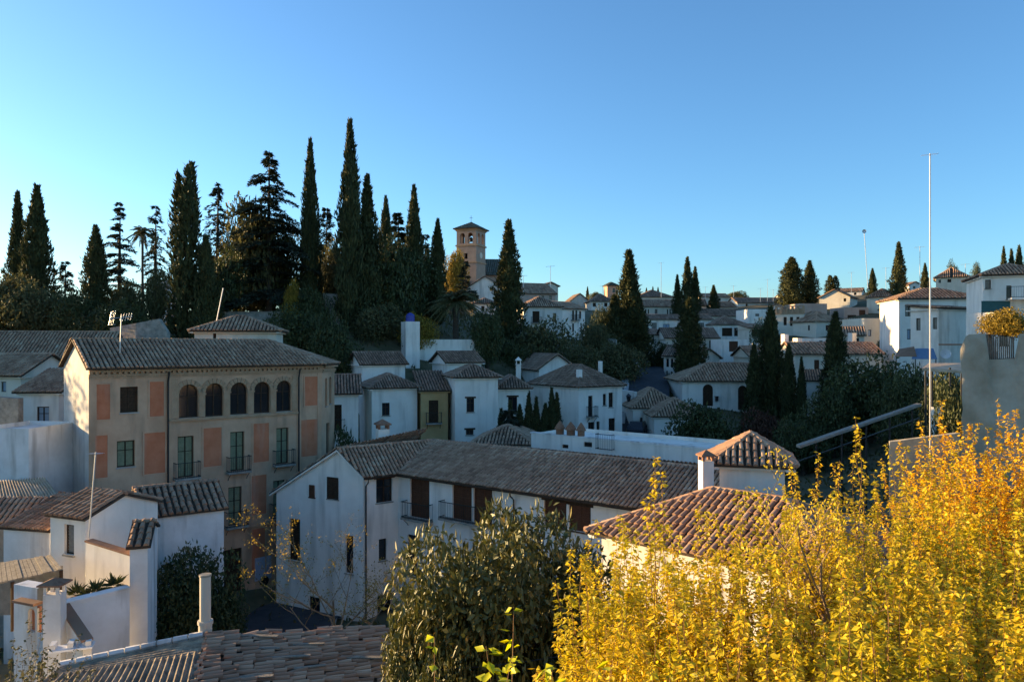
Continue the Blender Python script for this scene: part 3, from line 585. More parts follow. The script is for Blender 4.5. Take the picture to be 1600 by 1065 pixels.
# ================= foreground roof with pipe chimney =================
fgr = empty('outbuilding', (-9.5, 21.5, 3), 'foreground outbuilding with worn slipped clay tiles and ridged sheet roof', 'outbuilding')
zz = 7.35
def onz(px, py, z): Y = (ZC-z)*F/(py-H0); return P(px, py, Y)
a, b, c, d = onz(300,1085,zz+.1), onz(640,1085,zz-.5), onz(600,980,zz-.25), onz(322,990,zz+.35)
slabs = MB(); slab(slabs, [a, b, c, d], .12); fs_ = slabs.obj('roof', M['under'], fgr); tile_plane(fs_, [b, c, d, a], .24, .46, M['tile'], 260, worn=3.0)
a2, b2, c2, d2 = onz(40,1085,zz-.4), onz(300,1085,zz+.1), onz(320,992,zz+.3), onz(95,1040,zz-.3)
q = [a2.lerp(d2,.35), b2.lerp(c2,.55), c2, d2]; corrugated(fgr, [q[0], q[3], q[2], q[1]], 9, .02, 'moss', 'flat_sheet', 10)
corrugated(fgr, [p+Vector((0,0,.12)) for p in (a2, b2, b2.lerp(c2,.62), a2.lerp(d2,.45))], 24, .05, 'moss', 'ridged_sheet', 6)
mb = MB(); lo = [Zp(p, 2.5) for p in (a2, b, c, d2)]; mb.hexa(lo+[p-Vector((0,0,.16)) for p in (a2, b, c, d2)]); mb.obj('wall', M['oldwhite'], fgr)
mb = MB()
for k in range(9):
    t = k/9; p = d2.lerp(c2, t); q = d2.lerp(c2, t+.1); mb.tube([p+Vector((0,0,.06)), q+Vector((0,0,.06))], [.1,.09], 6)
mb.obj('white_ridge', M['oldwhite'], fgr)
for k in range(7):                                           # loose battens and planks lying on the sheets
    p = a.lerp(b, random.uniform(.2,.95)).lerp(d.lerp(c, random.uniform(.2,.95)), random.uniform(.15,.9)); an = random.uniform(-.25,.35); L = random.uniform(.6,1.5)
    mb = MB(); mb.cbox(p+Vector((0,0,.13)), L, random.uniform(.07,.16), .035, an); pl = mb.obj('plank', M['reed'])
    tag(pl, 'loose grey plank lying on the worn foreground roof', 'plank', 'planks on the foreground roof')
p = onz(321, 988, zz+.3); mb = MB(); h = P(0,898,p.y).z-p.z; ch = empty('pipe_chimney', p, 'tall round cement pipe chimney on the foreground roof', 'chimney')
mb.tube([p-Vector((0,0,.3)), p+Vector((0,0,h*.16)), p+Vector((0,0,h*.161)), p+Vector((0,0,h*.22)), p+Vector((0,0,h*.221)), p+Vector((0,0,h))], [.2,.2,.23,.23,.165,.165], 14); mb.obj('pipe', M['cream'], ch, False)
mb = MB(); mb.tube([p+Vector((0,0,h*.985)), p+Vector((0,0,h+.03))], [.185,.185], 14); mb.obj('rim', M['earth'], ch)
j = empty('rubble_tray', onz(110,1015,6.9), 'white slab with concrete blocks lying by the low patio wall', 'rubble')
p = onz(112,1012,6.9); mb = MB(); mb.cbox(p, 1.25, .5, .06, .35); mb.obj('slab', M['whitem'], j)
for k in (-.5, 0, .5): mb = MB(); mb.cbox(p+Vector((k*math.cos(.35), k*math.sin(.35), .062)), .16, .4, .17, .35); mb.obj('block', M['oldwhite'], j)
# ================= white houses in the middle =================
house('white house with brown balcony door beside the mansion', 500, 560, 615, 62, 14, 6, 'gx', 1.5, [('F',519,632,534,672,'kbd')], 'white', 'tiled', zb=3)
house('upper white house with gable side, nearest the tall white stack', 566, 633, 569, 73, 25, 5.5, 'gx', 1.2, [], 'white', 'tiled', zb=6, near=True)
_, f, ro = house('white hip-roofed house with a single small window left of the ochre bay', 581, 652, 606, 66, 24, 5, 'hip', 1.2, [('F',597,629,609,649,'')], 'white', 'tiled', zb=3, near=True)
house('narrow ochre house bay with balcony between two white houses', 658, 700, 610, 67, 14, 5, 'shed', 1.6, [('F',670,625,685,660,'kbd')], 'ochre', 'tiled', .25, 3, near=True)
_, f, ro = house('white hip-roofed house with one dark window right of the ochre bay', 711, 778, 589, 66, 14, 5, 'hip', 1.1, [('F',729,622,741,643.5,'l'),('F',728,671,740,679,'l')], 'white', 'tiled', zb=3, near=True)
house('small white upper house with brown roof before the white block', 699, 752, 566, 75, 24, 5, 'gx', 1.1, [], 'white', 'tiled', zb=6)
house('low white annex with dark window behind the cypress hedge', 778, 826, 606, 69, 6, 5, 'hip', 1.1, [('F',794,620,808,645,'l')], 'white', 'tiled', zb=4)
house('plain flat-topped white block below the palm', 656, 757, 530, 84, 14, 7, 'flat', 0, [], 'white', zb=8, name='white_block', cat='building')
st, sf, _ = house('tall square white stack with a blue drum on top', 634, 656, 502, 82, 22, 2.2, 'flat', 0, [], 'white', zb=8, name='white_stack', cat='stack')
p = P(641, 500, 83.2); p.z = sf['F'].hit(645, 502)[1]-.25; mb = MB(); mb.tube([p, p+Vector((0,0,.95)), p+Vector((0,0,1.15)), p+Vector((0,0,1.25))], [.5,.5,.3,.1], 12); tag(mb.obj('water_drum', M['blue']), 'blue plastic drum on top of the white stack', 'drum')
_, f, ro = house('white two-storey corner house with hipped roof and two chimneys', 904, 972, 604, 70, 36, 7.5, 'hip', 2.0, [('F',919,618,926,650,'bd'),('F',942,615,947,633,''),('F',951,613,958,636,''),('F',919,659,929,684,'d'),('F',932,658,937,676,''),('F',951,653,961,677,'')], 'white', 'tiled', zb=5.5, near=True)
chimney(ro, 905, 577, 606, 71.5, 7, False); chimney(ro, 938, 564, 590, 75, 5, False)
house('white gabled house behind the corner house with two chimneys', 842, 899, 578, 81, 16, 8, 'gy', 1.75, [('F',877,563,886,580,'k'),('F',850,586,860,600,'')], 'white', 'tiled', zb=6)
lo = empty('chimney_stack', P(810,580,74), 'slim white lantern-topped chimney left of the gabled house', 'chimney'); mb = MB(); p = P(810,582,74); mb.cbox(p-Vector((0,0,1.5)), .5, .5, 2.3); mb.cbox(p+Vector((0,0,.8)), .62, .62, .06)
for a in (-.2,.2):
    for b in (-.2,.2): mb.cbox(p+Vector((a,b,.86)), .1, .1, .35)
mb.cbox(p+Vector((0,0,1.21)), .66, .66, .06); mb.add([p+Vector((a*.33,b*.33,1.27)) for a,b in ((-1,-1),(1,-1),(1,1),(-1,1))]+[p+Vector((0,0,1.6))], [(0,1,4),(1,2,4),(2,3,4),(3,0,4)]); mb.obj('shaft', M['white'], lo)
# villa
_, f, ro = house('white villa with tall arched doors and hipped roof', 1066, 1236, 595, 85, 0, 8, 'hip', 2.0, [('F',1098,600,1114,634,'akd'),('F',1153,602,1167,640,'akd')], 'white', 'tile', .4, 7, near=True, pitch=.34)
mb = MB(); q = f['F']; uu, z = q.hit(1119, 622); q.box(mb, uu-.15, uu+.15, z-.3, z+.2, .05, .35); q.box(mb, uu-.22, uu+.22, z+.2, z+.26, .0, .42); mb.obj('wall_lamp', M['iron'], _)
house('low white house with tiled roof and air conditioner beside the street', 989, 1066, 637, 77, 2, 7, 'hip', 1.9, [('F',1000,652,1004,660,'')], 'white', 'tile', .3, 6, near=True, pitch=.3)
_, f, ro = house('lower white house with tiled roof left of the round bush', 1022, 1105, 650, 73, 0, 6, 'hip', 1.6, [('F',1013,648,1017,672,'k')], 'white', 'tile', .3, 5.5, near=True, pitch=.3)
ac = empty('air_conditioner', P(1001,672,76.7), 'white air conditioner box on wall above the terrace', 'air conditioner'); mb = MB(); p = P(1001,672,76.5); mb.cbox(p, .85, .35, .62); mb.obj('case', M['whitem'], ac)
mb = MB(); c = p+Vector((-.12,-.18,.31)); mb.tube([c, c+Vector((0,-.02,0))], .24, 12); mb.obj('fan_grille', M['iron'], ac)
tr = empty('terrace', P(992,692,74), 'small railed terrace before the house with air conditioner', 'terrace'); mb = MB(); a = P(971,690,74); b = P(1017,693,74); mb.box(Zp(a,5), b-a, (0,2.4,0), (0,0,a.z+.25-5)); mb.obj('terrace_base', M['white'], tr)
fa = Face(a, (b-a).to_2d().to_3d(), (b-a).length, 5); mb = MB(); railing(mb, fa, 0, fa.w, a.z+.26, .95, .05, .2, .03); mb.obj('railing', M['iron'], tr)
# right-hand middle
_, f, ro = house('long cream house with grooved tiled roof behind the cypresses', 1242, 1378, 553, 88, 0, 6, 'gx', 1.4, [('F',1272,562,1280,585,'r'),('F',1330,566,1338,584,'')], 'cream', 'tile', .3, 8, pitch=.4)
house('white lean-to wing with sloping roof between cypress and big dark tree', 1256, 1292, 594, 80, -20, 6, 'shed', 1.0, [], 'white', 'tile', .2, 7)
chimney(ro, 1226, 522, 560, 93, 8, False); chimney(ro, 1246, 528, 552, 92, 10, False); chimney(ro, 1331, 520, 545, 93, 9, False)
_, f, ro = house('white house with dark ridged roof and ochre blind behind the tall aerial mast', 1404, 1534, 467, 86, -10, 7, 'hip', 1.4, [('F',1414,479,1426,494,'s'),('F',1417,514,1428,530,'B')], 'white', 'tiled', .35, 10, pitch=.36)
_, f, ro = house('white corner house with dentilled eave and air conditioner near the mast', 1466, 1526, 481, 69, 24, 2.9, 'shed', .4, [('L',1431,497,1438,516,'s'),('L',1457,496,1464,514,'s')], 'white', 'tiled', .35, 10)
f = f['F']; mb = MB(); z0 = f.hit(1490, 537)[1]; f.box(mb, 0, f.w, z0-.12, z0, .002, .03); f.box(mb, 0, f.w, z0-2.0, z0-1.85, .002, .03); mb.obj('red_band', M['red'], _)
ac = empty('air_conditioner', P(1446,496,71.5), 'air conditioner high on the white corner house near the mast', 'air conditioner'); mb = MB(); mb.cbox(P(1446,496,71.3), .7, .3, .5, .4); mb.obj('case', M['whitem'], ac); mb = MB(); c = P(1445,492,71.1); mb.tube([c, c+Vector((0,-.03,0))], .18, 10); mb.obj('fan_grille', M['iron'], ac)
dsh = empty('satellite_dish', P(1478,552,67), 'small satellite dish against white wall below the corner house', 'satellite dish'); c = P(1477,553,67.2); mb = MB()
mb.tube([c, c+Vector((-.05,-.1,.02)), c+Vector((-.09,-.18,.04))], [.05,.36,.45], 14, False); mb.obj('dish', M['whitem'], dsh); mb = MB(); mb.tube([c, c+Vector((.1,.7,-.1))], .03); mb.obj('arm', M['alu'], dsh)
_, f, ro = house('upper right white house with tiled roof at the picture edge', 1536, 1640, 430, 62, -20, 6, 'hip', 1.1, [('F',1539,437,1548,451,'s'),('F',1572,446,1580,468,'')], 'white', 'tile', .3, 12, near=True)
f = f['F']; mb = MB(); ua = f.hit(1574,470)[0]; z = f.hit(1585,466)[1]; f.box(mb, ua, f.w, z-.15, z-.005, .003, 1.2); bo = mb.obj('balcony', M['white'], _); mb = MB(); railing(mb, f, ua, f.w, z, .9, 1.15, .16); mb.obj('railing', M['iron'], bo)
aw = empty('awning', P(1555,480,60), 'dark green awning below the upper right white house', 'awning'); mb = MB(); slab(mb, [P(1533,487,58.5), P(1578,487,58.5), P(1578,470,61.5), P(1533,470,61.5)], .06); mb.obj('cloth', M['teal'], aw)
for x in (1534,1577): mb = MB(); mb.tube([P(x,487,58.6), P(x,530,58.6)], .04); mb.obj('pole', M['iron'], aw)
house('plain white lower block at right edge under the balcony', 1577, 1640, 485, 58, 4, 5, 'flat', 0, [('F',1585,496,1592,510,'k')], 'white', zb=10, name='white_block', cat='building')
# ================= church =================
ch = empty('church_tower', P(735,440,183), 'square brick church bell tower with arched openings and pyramid roof', 'tower'); ya = R(-23); ut = Vector((math.cos(ya), math.sin(ya), 0)); vt = Vector((-ut.y, ut.x, 0))
A0 = P(713.5, 440, 185); A0.z = 0; rx = (744-800)/F; wt_ = (rx*A0.y-A0.x)/(ut.x-rx*ut.y); ztop = P(735,356,183).z; zb = 26
fs4 = [Face(A0, ut, wt_, zb), Face(A0+ut*wt_, vt, wt_, zb), Face(A0+ut*wt_+vt*wt_, -ut, wt_, zb), Face(A0+vt*wt_, -vt, wt_, zb)]
z0 = P(735,381,183).z; mb = MB()
for i, f in enumerate(fs4):
    for c in (.30, .70): f.holes.append((wt_*(c-.12), wt_*(c+.12), z0+.3, ztop-1.1, 'a'))
    if i == 0: f.holes.append((wt_*.40, wt_*.56, z0-3.6, z0-2.2, ''))
    f.build(mb, ztop, .6)
mb.obj('wall', M['tower'], ch); mb = MB(); ctr = A0+(ut+vt)*wt_/2
for z, t, o in ((z0-.4,.35,.25),(z0-4.6,.3,.2),(ztop-.55,.25,.2),(ztop-.28,.26,.4)):
    mb.cbox(Zp(ctr,z), wt_+2*o, wt_+2*o, t, ya)
mb.obj('ledge', M['brick'], ch)
e = [Zp(ctr+ut*a*(wt_/2+.7)+vt*b*(wt_/2+.7), ztop) for a,b in ((-1,-1),(1,-1),(1,1),(-1,1))]; t = Zp(ctr, P(735,344,183).z)
rf = roof_build(ch, [[e[0],e[1],t],[e[1],e[2],t],[e[2],e[3],t],[e[3],e[0],t]], [(q,t) for q in e], M['tileg'], .4, 1.2)
mb = MB(); mb.tube([t, t+Vector((0,0,1.7))], .05); mb.box(t+Vector((-.4,-.03,1.1)), (.8,0,0), (0,.06,0), (0,0,.07)); mb.obj('cross', M['iron'], rf)
mb = MB(); c = Zp(ctr, z0+1.0); mb.tube([c, c+Vector((0,0,.2)), c+Vector((0,0,.9)), c+Vector((0,0,1.2))], [.6,.5,.35,.1], 10); mb.obj('bell', M['iron'], ch)
mb = MB(); f = fs4[1]; c = f.pt(wt_/2, z0-2.6, .02); mb.tube([c, c+f.n*.08], .75, 16); mb.obj('clock_face', M['cream'], ch)
house('church nave with grey-green tiled roof right of the bell tower', 756, 800, 430, 190, 6, 16, 'gx', 5, [], 'tower', 'tileg', .4, 24, name='church_nave', cat='church', pitch=.5, course=1.5)
house('low brick church chapel under golden tree left of the tower', 690, 722, 442, 178, 0, 9, 'gx', 1.4, [], 'tower', 'tileg', .3, 24, name='chapel', cat='church', pitch=.5)
# small lit bell tower
bt, bf, ro = house('small sunlit orange bell tower on the skyline by the big cypress', 949, 966, 446, 230, 12, 3.4, 'hip', 1.2, [('F',957,450,961,457,'a')], 'tower', 'tileg', .35, 25, name='bell_tower', cat='tower', pitch=.5)
# ================= town houses beyond =================
T = [
('white gabled house with small dark window below the church', 724, 792, 455, 150, -8, 10, 'gy', 3.0, [('F',741,461,748,470,'k')], 'white','tiled',22),
('dark-roofed low house between palm and tall single cypress', 740, 775, 474, 132, 4, 6, 'hip', 1.1, [('F',752,478,757,486,'k')], 'white','tiled',18),
('pinkish house with long sloping roof right of the single cypress', 806, 868, 458, 150, 18, 12, 'gx', 2.6, [('F',846,462,850,468,''),('F',858,462,862,468,'')], 'pink','tile',20),
('little pale rooftop tower with slanted roof on the skyline', 850, 872, 447, 158, 16, 4, 'gy', .9, [], 'cream','tile',24),
('white house with pyramid tile roof and tall dark window', 818, 878, 479, 122, 10, 8, 'hip', 1.9, [('F',832,486,843,504,'kb'),('F',864,489,869,502,'')], 'white','tile',17),
('tall white house with dark balconies stepping down the slope', 874, 914, 482, 128, 34, 9, 'gx', 1.5, [('F',894,484,897,500,'kb'),('F',899,484,902,500,'kb'),('F',905,486,908,498,'k'),('F',894,505,897,518,''),('F',907,505,909,517,'')], 'white','tile',17),
('cream gabled house left of the dark-roofed skyline houses', 892, 920, 471, 200, 8, 8, 'gy', 2.2, [('F',903,468,907,474,'')], 'cream','tiled',24),
('dark hipped house beside the small orange bell tower', 924, 958, 471, 190, 4, 9, 'hip', 2.2, [('F',926,473,931,479,'k'),('F',944,473,949,479,'k')], 'white','tiled',22),
('skyline house with broad dark hip roof right of the big cypress', 996, 1052, 464, 215, 2, 10, 'hip', 2.4, [], 'cream','tiled',24),
('cream house with paired narrow windows on the middle hillside', 1002, 1070, 479, 185, 4, 9, 'gx', 2.0, [('F',1008,483,1010,490,'k'),('F',1012,483,1014,490,'k'),('F',1023,483,1027,490,'s'),('F',1042,483,1044,491,'k'),('F',1046,483,1048,491,'k'),('F',1058,483,1060,491,'k'),('F',1062,483,1064,491,'k')], 'cream','tile',20),
('bluish white house with square window left of the middle cypress', 1006, 1064, 499, 155, 3, 7, 'gx', 1.2, [('F',1018,504,1026,513,'s'),('F',1036,506,1046,516,'B')], 'white','tiled',16),
('white house with grey window right of the middle cypress', 1088, 1112, 499, 150, 2, 7, 'gx', 1.2, [('F',1092,504,1100,514,'s')], 'white','tiled',16),
('low tiled house below the bluish white house', 1003, 1034, 523, 130, 0, 6, 'shed', 1.2, [('F',1014,528,1023,536,'W')], 'white','tiled',13),
('dark tiled house roof just behind the middle cypress', 1040, 1122, 528, 125, 2, 7, 'gx', 1.8, [('F',1108,532,1114,544,'k')], 'cream','tiled',12),
('white street house with row of small dark windows left of the street', 994, 1022, 547, 128, 30, 6, 'flat', 0, [('F',998,550,1000,560,''),('F',1002,551,1004,561,''),('F',1006,552,1008,562,''),('F',1010,553,1012,563,'')], 'white','tile',11),
('grey-white street house with tall windows left of the middle cypress', 1037, 1062, 556, 108, -24, 8, 'gx', 1.6, [('F',1041,560,1045,573,''),('F',1048,560,1052,574,''),('F',1041,579,1043,588,''),('F',1048,580,1050,590,'')], 'white','tiled',10),
('pale gabled house right of the middle cypress', 1092, 1124, 560, 110, 8, 8, 'gy', 1.5, [('F',1096,561,1103,570,'k')], 'cream','tiled',11),
('hip-roofed house with open timber loggia', 1114, 1166, 507, 146, 0, 8, 'hip', 1.8, [('F',1128,512,1144,525,'ko'),('F',1147,512,1162,525,'ko')], 'white','tiled',15),
('white house with brown double door below the loggia', 1126, 1170, 530, 118, 0, 6, 'flat', 0, [('F',1139,533,1153,549,'rd')], 'white','tile',12),
('house with deep brown porch right of the loggia', 1170, 1200, 512, 135, 2, 6, 'shed', .9, [('F',1174,514,1192,526,'r')], 'cream','tiled',14),
('long brown-roofed house behind the middle cypress', 1084, 1160, 494, 172, 2, 9, 'gx', 1.9, [], 'cream','tiled',18),
('plain white block left of the sunlit balustrade house', 1168, 1212, 483, 150, 2, 7, 'flat', 0, [('F',1180,490,1186,494,'s')], 'white','tile',17),
('reddish-roofed house above the middle cypress', 1068, 1104, 478, 195, -6, 9, 'gx', 2.0, [], 'cream','tileo',22),
('skyline house with lit cream wall right of the paired cypresses', 1094, 1140, 464, 225, 4, 9, 'gx', 1.4, [('F',1122,466,1126,470,'')], 'cream','tile',26),
('long dark-roofed skyline house left of the round cypress', 1152, 1244, 473, 205, 2, 9, 'gx', 1.7, [('F',1165,474,1168,478,'k'),('F',1200,475,1204,479,'')], 'white','tiled',24),
('sunlit cream house with hipped grey roof behind the slim cypress', 1275, 1316, 502, 140, 20, 8, 'hip', 2.1, [('F',1290,508,1304,516,''),('L',1262,508,1265,516,'')], 'cream','tile',15),
('sunlit cream gabled house on the upper slope', 1280, 1328, 466, 178, -36, 8, 'gy', 2.0, [('F',1318,466,1322,471,'k')], 'cream','tileo',23),
('dark timber sheds and terrace below the sunlit gabled house', 1318, 1356, 480, 160, 4, 6, 'flat', 0, [('F',1324,492,1338,500,'ko'),('F',1342,484,1352,498,'r')], 'pink','tiled',17),
('sunlit villa with pyramid tile roof and deep porch', 1354, 1392, 465, 162, -40, 8, 'hip', 2.0, [('F',1372,468,1388,477,'ko'),('L',1357,468,1361,477,'')], 'cream','tileo',19),
('pale porch house with archway below the pyramid-roofed villa', 1374, 1404, 484, 140, -34, 6, 'shed', 1.0, [('F',1386,486,1398,497,'ko')], 'pink','tile',17),
('blank cream house with small tile cap beside the round tree', 1350, 1404, 497, 122, 4, 7, 'flat', 0, [('F',1356,515,1361,525,'B')], 'cream','tile',13),
('small pale house on skyline left of slim cypress', 1306, 1346, 456, 215, -30, 8, 'gx', 1.2, [('F',1334,457,1338,461,'')], 'white','tile',26),
('cream skyline villa with terrace and low roof near the mast', 1462, 1512, 434, 150, -30, 9, 'hip', 2.2, [('F',1480,436,1486,441,'k'),('F',1466,437,1470,442,'')], 'cream','tile',24),
('small white house on the skyline left of the mast', 1420, 1440, 446, 190, 4, 6, 'gy', 1.0, [('F',1426,447,1430,451,'')], 'white','tiled',27),
('tiny pale house under the trees at far right skyline', 1222, 1250, 466, 240, 4, 7, 'gx', 1.2, [('F',1232,467,1236,470,'')], 'cream','tile',28),
('white cottage on garden slope behind the cypress row', 497, 527, 432, 120, 6, 7, 'gx', 1.4, [('F',508,436,513,444,'k')], 'white','tiled',19),
('white garden hut half hidden left of the white stack', 548, 592, 504, 90, 4, 4, 'flat', 0, [('F',560,508,572,516,'ko')], 'white','tile',13),
('faint white building glimpsed between trees left of the palm trunk', 236, 252, 436, 125, 0, 7, 'flat', 0, [], 'white','tile',18),
('tiny white house with reddish roof above the loggia house',1120,1150,480,188,6,7,'gx',1.6,[('F',1128,482,1131,487,'k'),('F',1138,482,1141,487,'')],'white','tileo',22),
('stepped white terrace house above the villa roof',1186,1240,536,104,-6,6,'flat',0,[('F',1192,541,1197,549,'k'),('F',1210,541,1216,551,'kd'),('F',1228,541,1233,549,'')],'white','tile',11),
('low tiled house right of the brown-door house',1172,1232,556,97,4,6,'gx',1.3,[('F',1182,560,1187,568,'k')],'cream','tile',10),
('cream cottage between slim cypress and blank cream house',1316,1350,524,114,-20,6,'gx',1.4,[('F',1324,528,1328,534,'k'),('F',1338,528,1342,534,'')],'cream','tile',12),
('white parapet house just left of the lone cypress',1256,1298,528,106,-16,6,'flat',0,[('F',1264,533,1268,540,'k'),('F',1280,532,1285,540,'s')],'white','tile',12),
('small gabled house beneath the round-headed cypress',1196,1228,488,166,-30,7,'gy',1.8,[('F',1206,489,1210,495,'k')],'white','tileo',20),
('narrow white house with lean-to roof above the long cream house',1322,1352,507,130,-24,6,'shed',1.2,[('F',1330,511,1334,518,'k')],'white','tile',15),
('pale twin-windowed house behind the blank cream house',1404,1440,484,118,-20,6,'gx',1.3,[('F',1410,488,1414,495,'k'),('F',1422,488,1426,495,'')],'cream','tileo',15),
]
for (lb, xl, xr, ye, Y, yaw, dep, rf, rise, wn, wm, rm, zb) in T:
    house(lb, xl, xr, ye, Y, yaw, dep, rf, rise, wn, wm, rm, .35, zb-3, pitch=.36 if Y > 110 else .3, course=1.2)
# sunlit house with brick balustrade
hb, f, _ = house('sunlit white house crowned by an orange brick balustrade', 1211, 1256, 491, 148, -38, 8, 'flat', 0, [('F',1224,495,1229,508,'k'),('F',1234,495,1239,509,'kd'),('F',1244,495,1249,508,'k')], 'cream', zb=14)
f = f['F']; z = f.hit(1230,491)[1]; mb = MB(); f.box(mb, -.1, f.w+.1, z+.003, z+.2, -.4, .12); f.box(mb, 0, f.w, z+1.5, z+1.7, -.35, .05)
for k in range(6): f.box(mb, f.w*k/5*.94, f.w*k/5*.94+.4, z+.2, z+1.5, -.34, .04)
f.box(mb, 0.02, f.w-.02, z+.2, z+1.1, -.25, -.1); mb.obj('balustrade', M['brick'], hb)
house('pink roof storey behind the brick balustrade', 1250, 1292, 474, 158, 6, 7, 'flat', 0, [], 'pink', zb=15)
wall_thing('long stone garden retaining wall under the cedars', [P(330,488,86), P(470,487,87), P(530,484,88)], .6, 12, 'stone', name='stone_wall', cope='stone')
wall_thing('pale stone pier wall among cypress trunks', [P(505,458,92), P(560,462,92)], .8, 14, 'stone', name='stone_wall')
wall_thing('bluish grey concrete wall below the big dark cypress', [P(926,526,106), P(962,530,104)], .4, 12, 'pave', name='concrete_wall')
wall_thing('low white wall beside the street lamp', [P(968,608,82), P(992,612,80)], .3, 6, 'white', name='white_wall')
# ================= right: earthen wall, pergola, handrail =================
ew = empty('earthen_wall', P(1550,690,25), 'rough earthen plaster wall with rounded shoulder at right edge', 'wall'); mb = MB(); N, Mv = 26, 14; g_ = []
prof = [(1500,545),(1503,528),(1516,522),(1540,521),(1541,562),(1585,560),(1586,522),(1640,518),(1700,516)]
def wz(px):
    for (a, ya_), (b, yb_) in zip(prof[:-1], prof[1:]):
        if a <= px <= b: return ya_+(yb_-ya_)*(px-a)/(b-a)
    return prof[-1][1]
for j in range(Mv+1):
    row = []
    for i in range(N+1):
        px = 1500+200*i/N; t = j/Mv; top = P(px, wz(px), 25.5); bt_ = P(px, 760, 25.5)
        p = top.lerp(bt_, t); p.y -= .35*math.sin(t*2.4)+random.uniform(-.05,.05); p.x += -.25*t*(i < 3)+random.uniform(-.03,.03); row.append(p)
    g_.append(row)
vs = [p for r in g_ for p in r]; mb.add(vs, [(j*(N+1)+i, j*(N+1)+i+1, (j+1)*(N+1)+i+1, (j+1)*(N+1)+i) for j in range(Mv) for i in range(N)])
L = [r[0] for r in g_]; Lb = [p+Vector((3*p.x/p.y+.35,3.0,0)) for p in L]; mb.add(L+Lb, [(k, k+1, len(L)+k+1, len(L)+k) for k in range(len(L)-1)])
Tp = g_[0]; Tb = [p+Vector((3*p.x/p.y+.35,3.0,0)) for k, p in enumerate(Tp)]; mb.add(Tp+Tb, [(k, k+1, len(Tp)+k+1, len(Tp)+k) for k in range(len(Tp)-1)])
mb.obj('wall', M['earth'], ew, True)
cf = empty('cane_fence', P(1562,562,25.6), 'small dry cane fence set into the earthen wall gap', 'fence')
for k in range(15):
    mb = MB(); x = 1540+3.1*k; mb.tube([P(x,564,25.7), P(x+random.uniform(-.6,.6),524+random.uniform(-2,4),25.7)], .022, 5); mb.obj('cane', M['reed'], cf)
pg = empty('pergola', P(1470,690,40), 'grey metal pergola with flat sheet roof left of the earthen wall', 'pergola'); mb = MB(); slab(mb, [P(1440,575,38), P(1512,580,38), P(1508,567,43), P(1450,567,43)], .12); mb.obj('roof_sheet', M['corr'], pg)
for x, Y in ((1446,38.3),(1484,38.3),(1456,42.5),(1502,42.5)): mb = MB(); p = P(x,574,Y); mb.tube([Zp(p, terr(p.x,p.y)-.3), p], .05); mb.obj('post', M['iron'], pg)
mb = MB(); p = P(1466,650,40.5); mb.cbox(Zp(p,terr(p.x,p.y)-.3), .7, .3, p.z-terr(p.x,p.y)+.8); mb.obj('pillar', M['white'], pg)
ra = empty('ramp_canopy', P(1340,680,40), 'long sloping grey handrail canopy descending from the pergola', 'canopy'); a = P(1440,634,40); b = P(1250,700,36); mb = MB(); mb.box(a, b-a, (0,.5,0), (0,0,.13)); mb.obj('beam', M['shut'], ra); mb = MB(); mb.box(a-Vector((0,-.2,.7)), b-a, (0,.06,0), (0,0,.06)); mb.obj('rail', M['iron'], ra)
for k in range(5): mb = MB(); p = a.lerp(b, (k+.3)/5)+Vector((0,.3,0)); mb.tube([Zp(p, terr(p.x,p.y)-.4), p+Vector((0,0,.1))], .045); mb.obj('post', M['iron'], ra)
wall_thing('broken cream wall under the tall mast', [P(1390,690,32), P(1500,676,31)], .4, 8, 'earth', name='parapet')
ub = empty('parasol', P(1420,560,66), 'faded orange and blue terrace awnings beside the mast', 'awning'); mb = MB(); slab(mb, [P(1398,556,64), P(1432,556,64), P(1428,541,67), P(1404,545,67)], .05); mb.obj('orange_cloth', M['tileo'], ub); mb = MB(); slab(mb, [P(1424,560,63.5), P(1464,560,63.5), P(1458,544,67), P(1430,544,67)], .05); mb.obj('blue_cloth', M['bluecloth'], ub)
for x in (1400,1430,1462): mb = MB(); mb.tube([P(x,556,64.2), P(x,592,64.2)], .04); mb.obj('pole', M['iron'], ub)
# ================= masts and aerials =================
def aerial(label, px, ytop, ybot, Y, kind=1, r=.03, lean=0, group=None, s=1.0):
    b = P(px+lean, ybot, Y); t = P(px, ytop, Y); root = empty('aerial', b, label, 'aerial', group); mb = MB(); mb.tube([b-Vector((0,0,.5)), t], r, 6); mb.obj('mast', M['alu'], root)
    mb = MB()
    if kind == 1:
        d = Vector((.9,-.3,.05)).normalized(); c = t-Vector((0,0,.1*s)); mb.tube([c-d*.7*s, c+d*.7*s], .014*s)
        for k in range(7): e = c+d*(-.65+.2*k)*s; mb.tube([e-Vector((.1,.35,0))*s, e+Vector((.1,.35,0))*s], .009*s, 4)
    elif kind == 2:
        c = t-Vector((0,0,.15)); d = Vector((.97,-.2,.08)); mb.tube([c-d*.75, c+d*.75], .016)
        for k in range(5): e = c+d*(-.05+.18*k); mb.tube([e-Vector((0,.1,.22)), e+Vector((0,.1,.22))], .01, 4)
        for k in range(4): e = c-d*(.45+.1*k); mb.tube([e-Vector((.12,0,.4)), e+Vector((.05,0,.42))], .012, 4)
        mb.tube([c-d*.75+Vector((0,0,.42)), c-d*.4+Vector((0,0,.42))], .012, 4); mb.tube([c-d*.75-Vector((0,0,.38)), c-d*.4-Vector((0,0,.38))], .012, 4)
    else:
        mb.tube([t, t+Vector((-.04,-.1,.02)), t+Vector((-.06,-.16,.03))], [.06,.3*s,.36*s], 12, False)
    mb.obj('dish' if kind == 3 else 'antenna', M['alu'], root); return root
aerial('very tall thin aerial mast with cross antenna at upper right', 1453, 240, 690, 30, 1, .028, 0, None, .45)
aerial('large television aerial on pole above the mansion roof', 190, 492, 580, 44, 2, .03, -4)
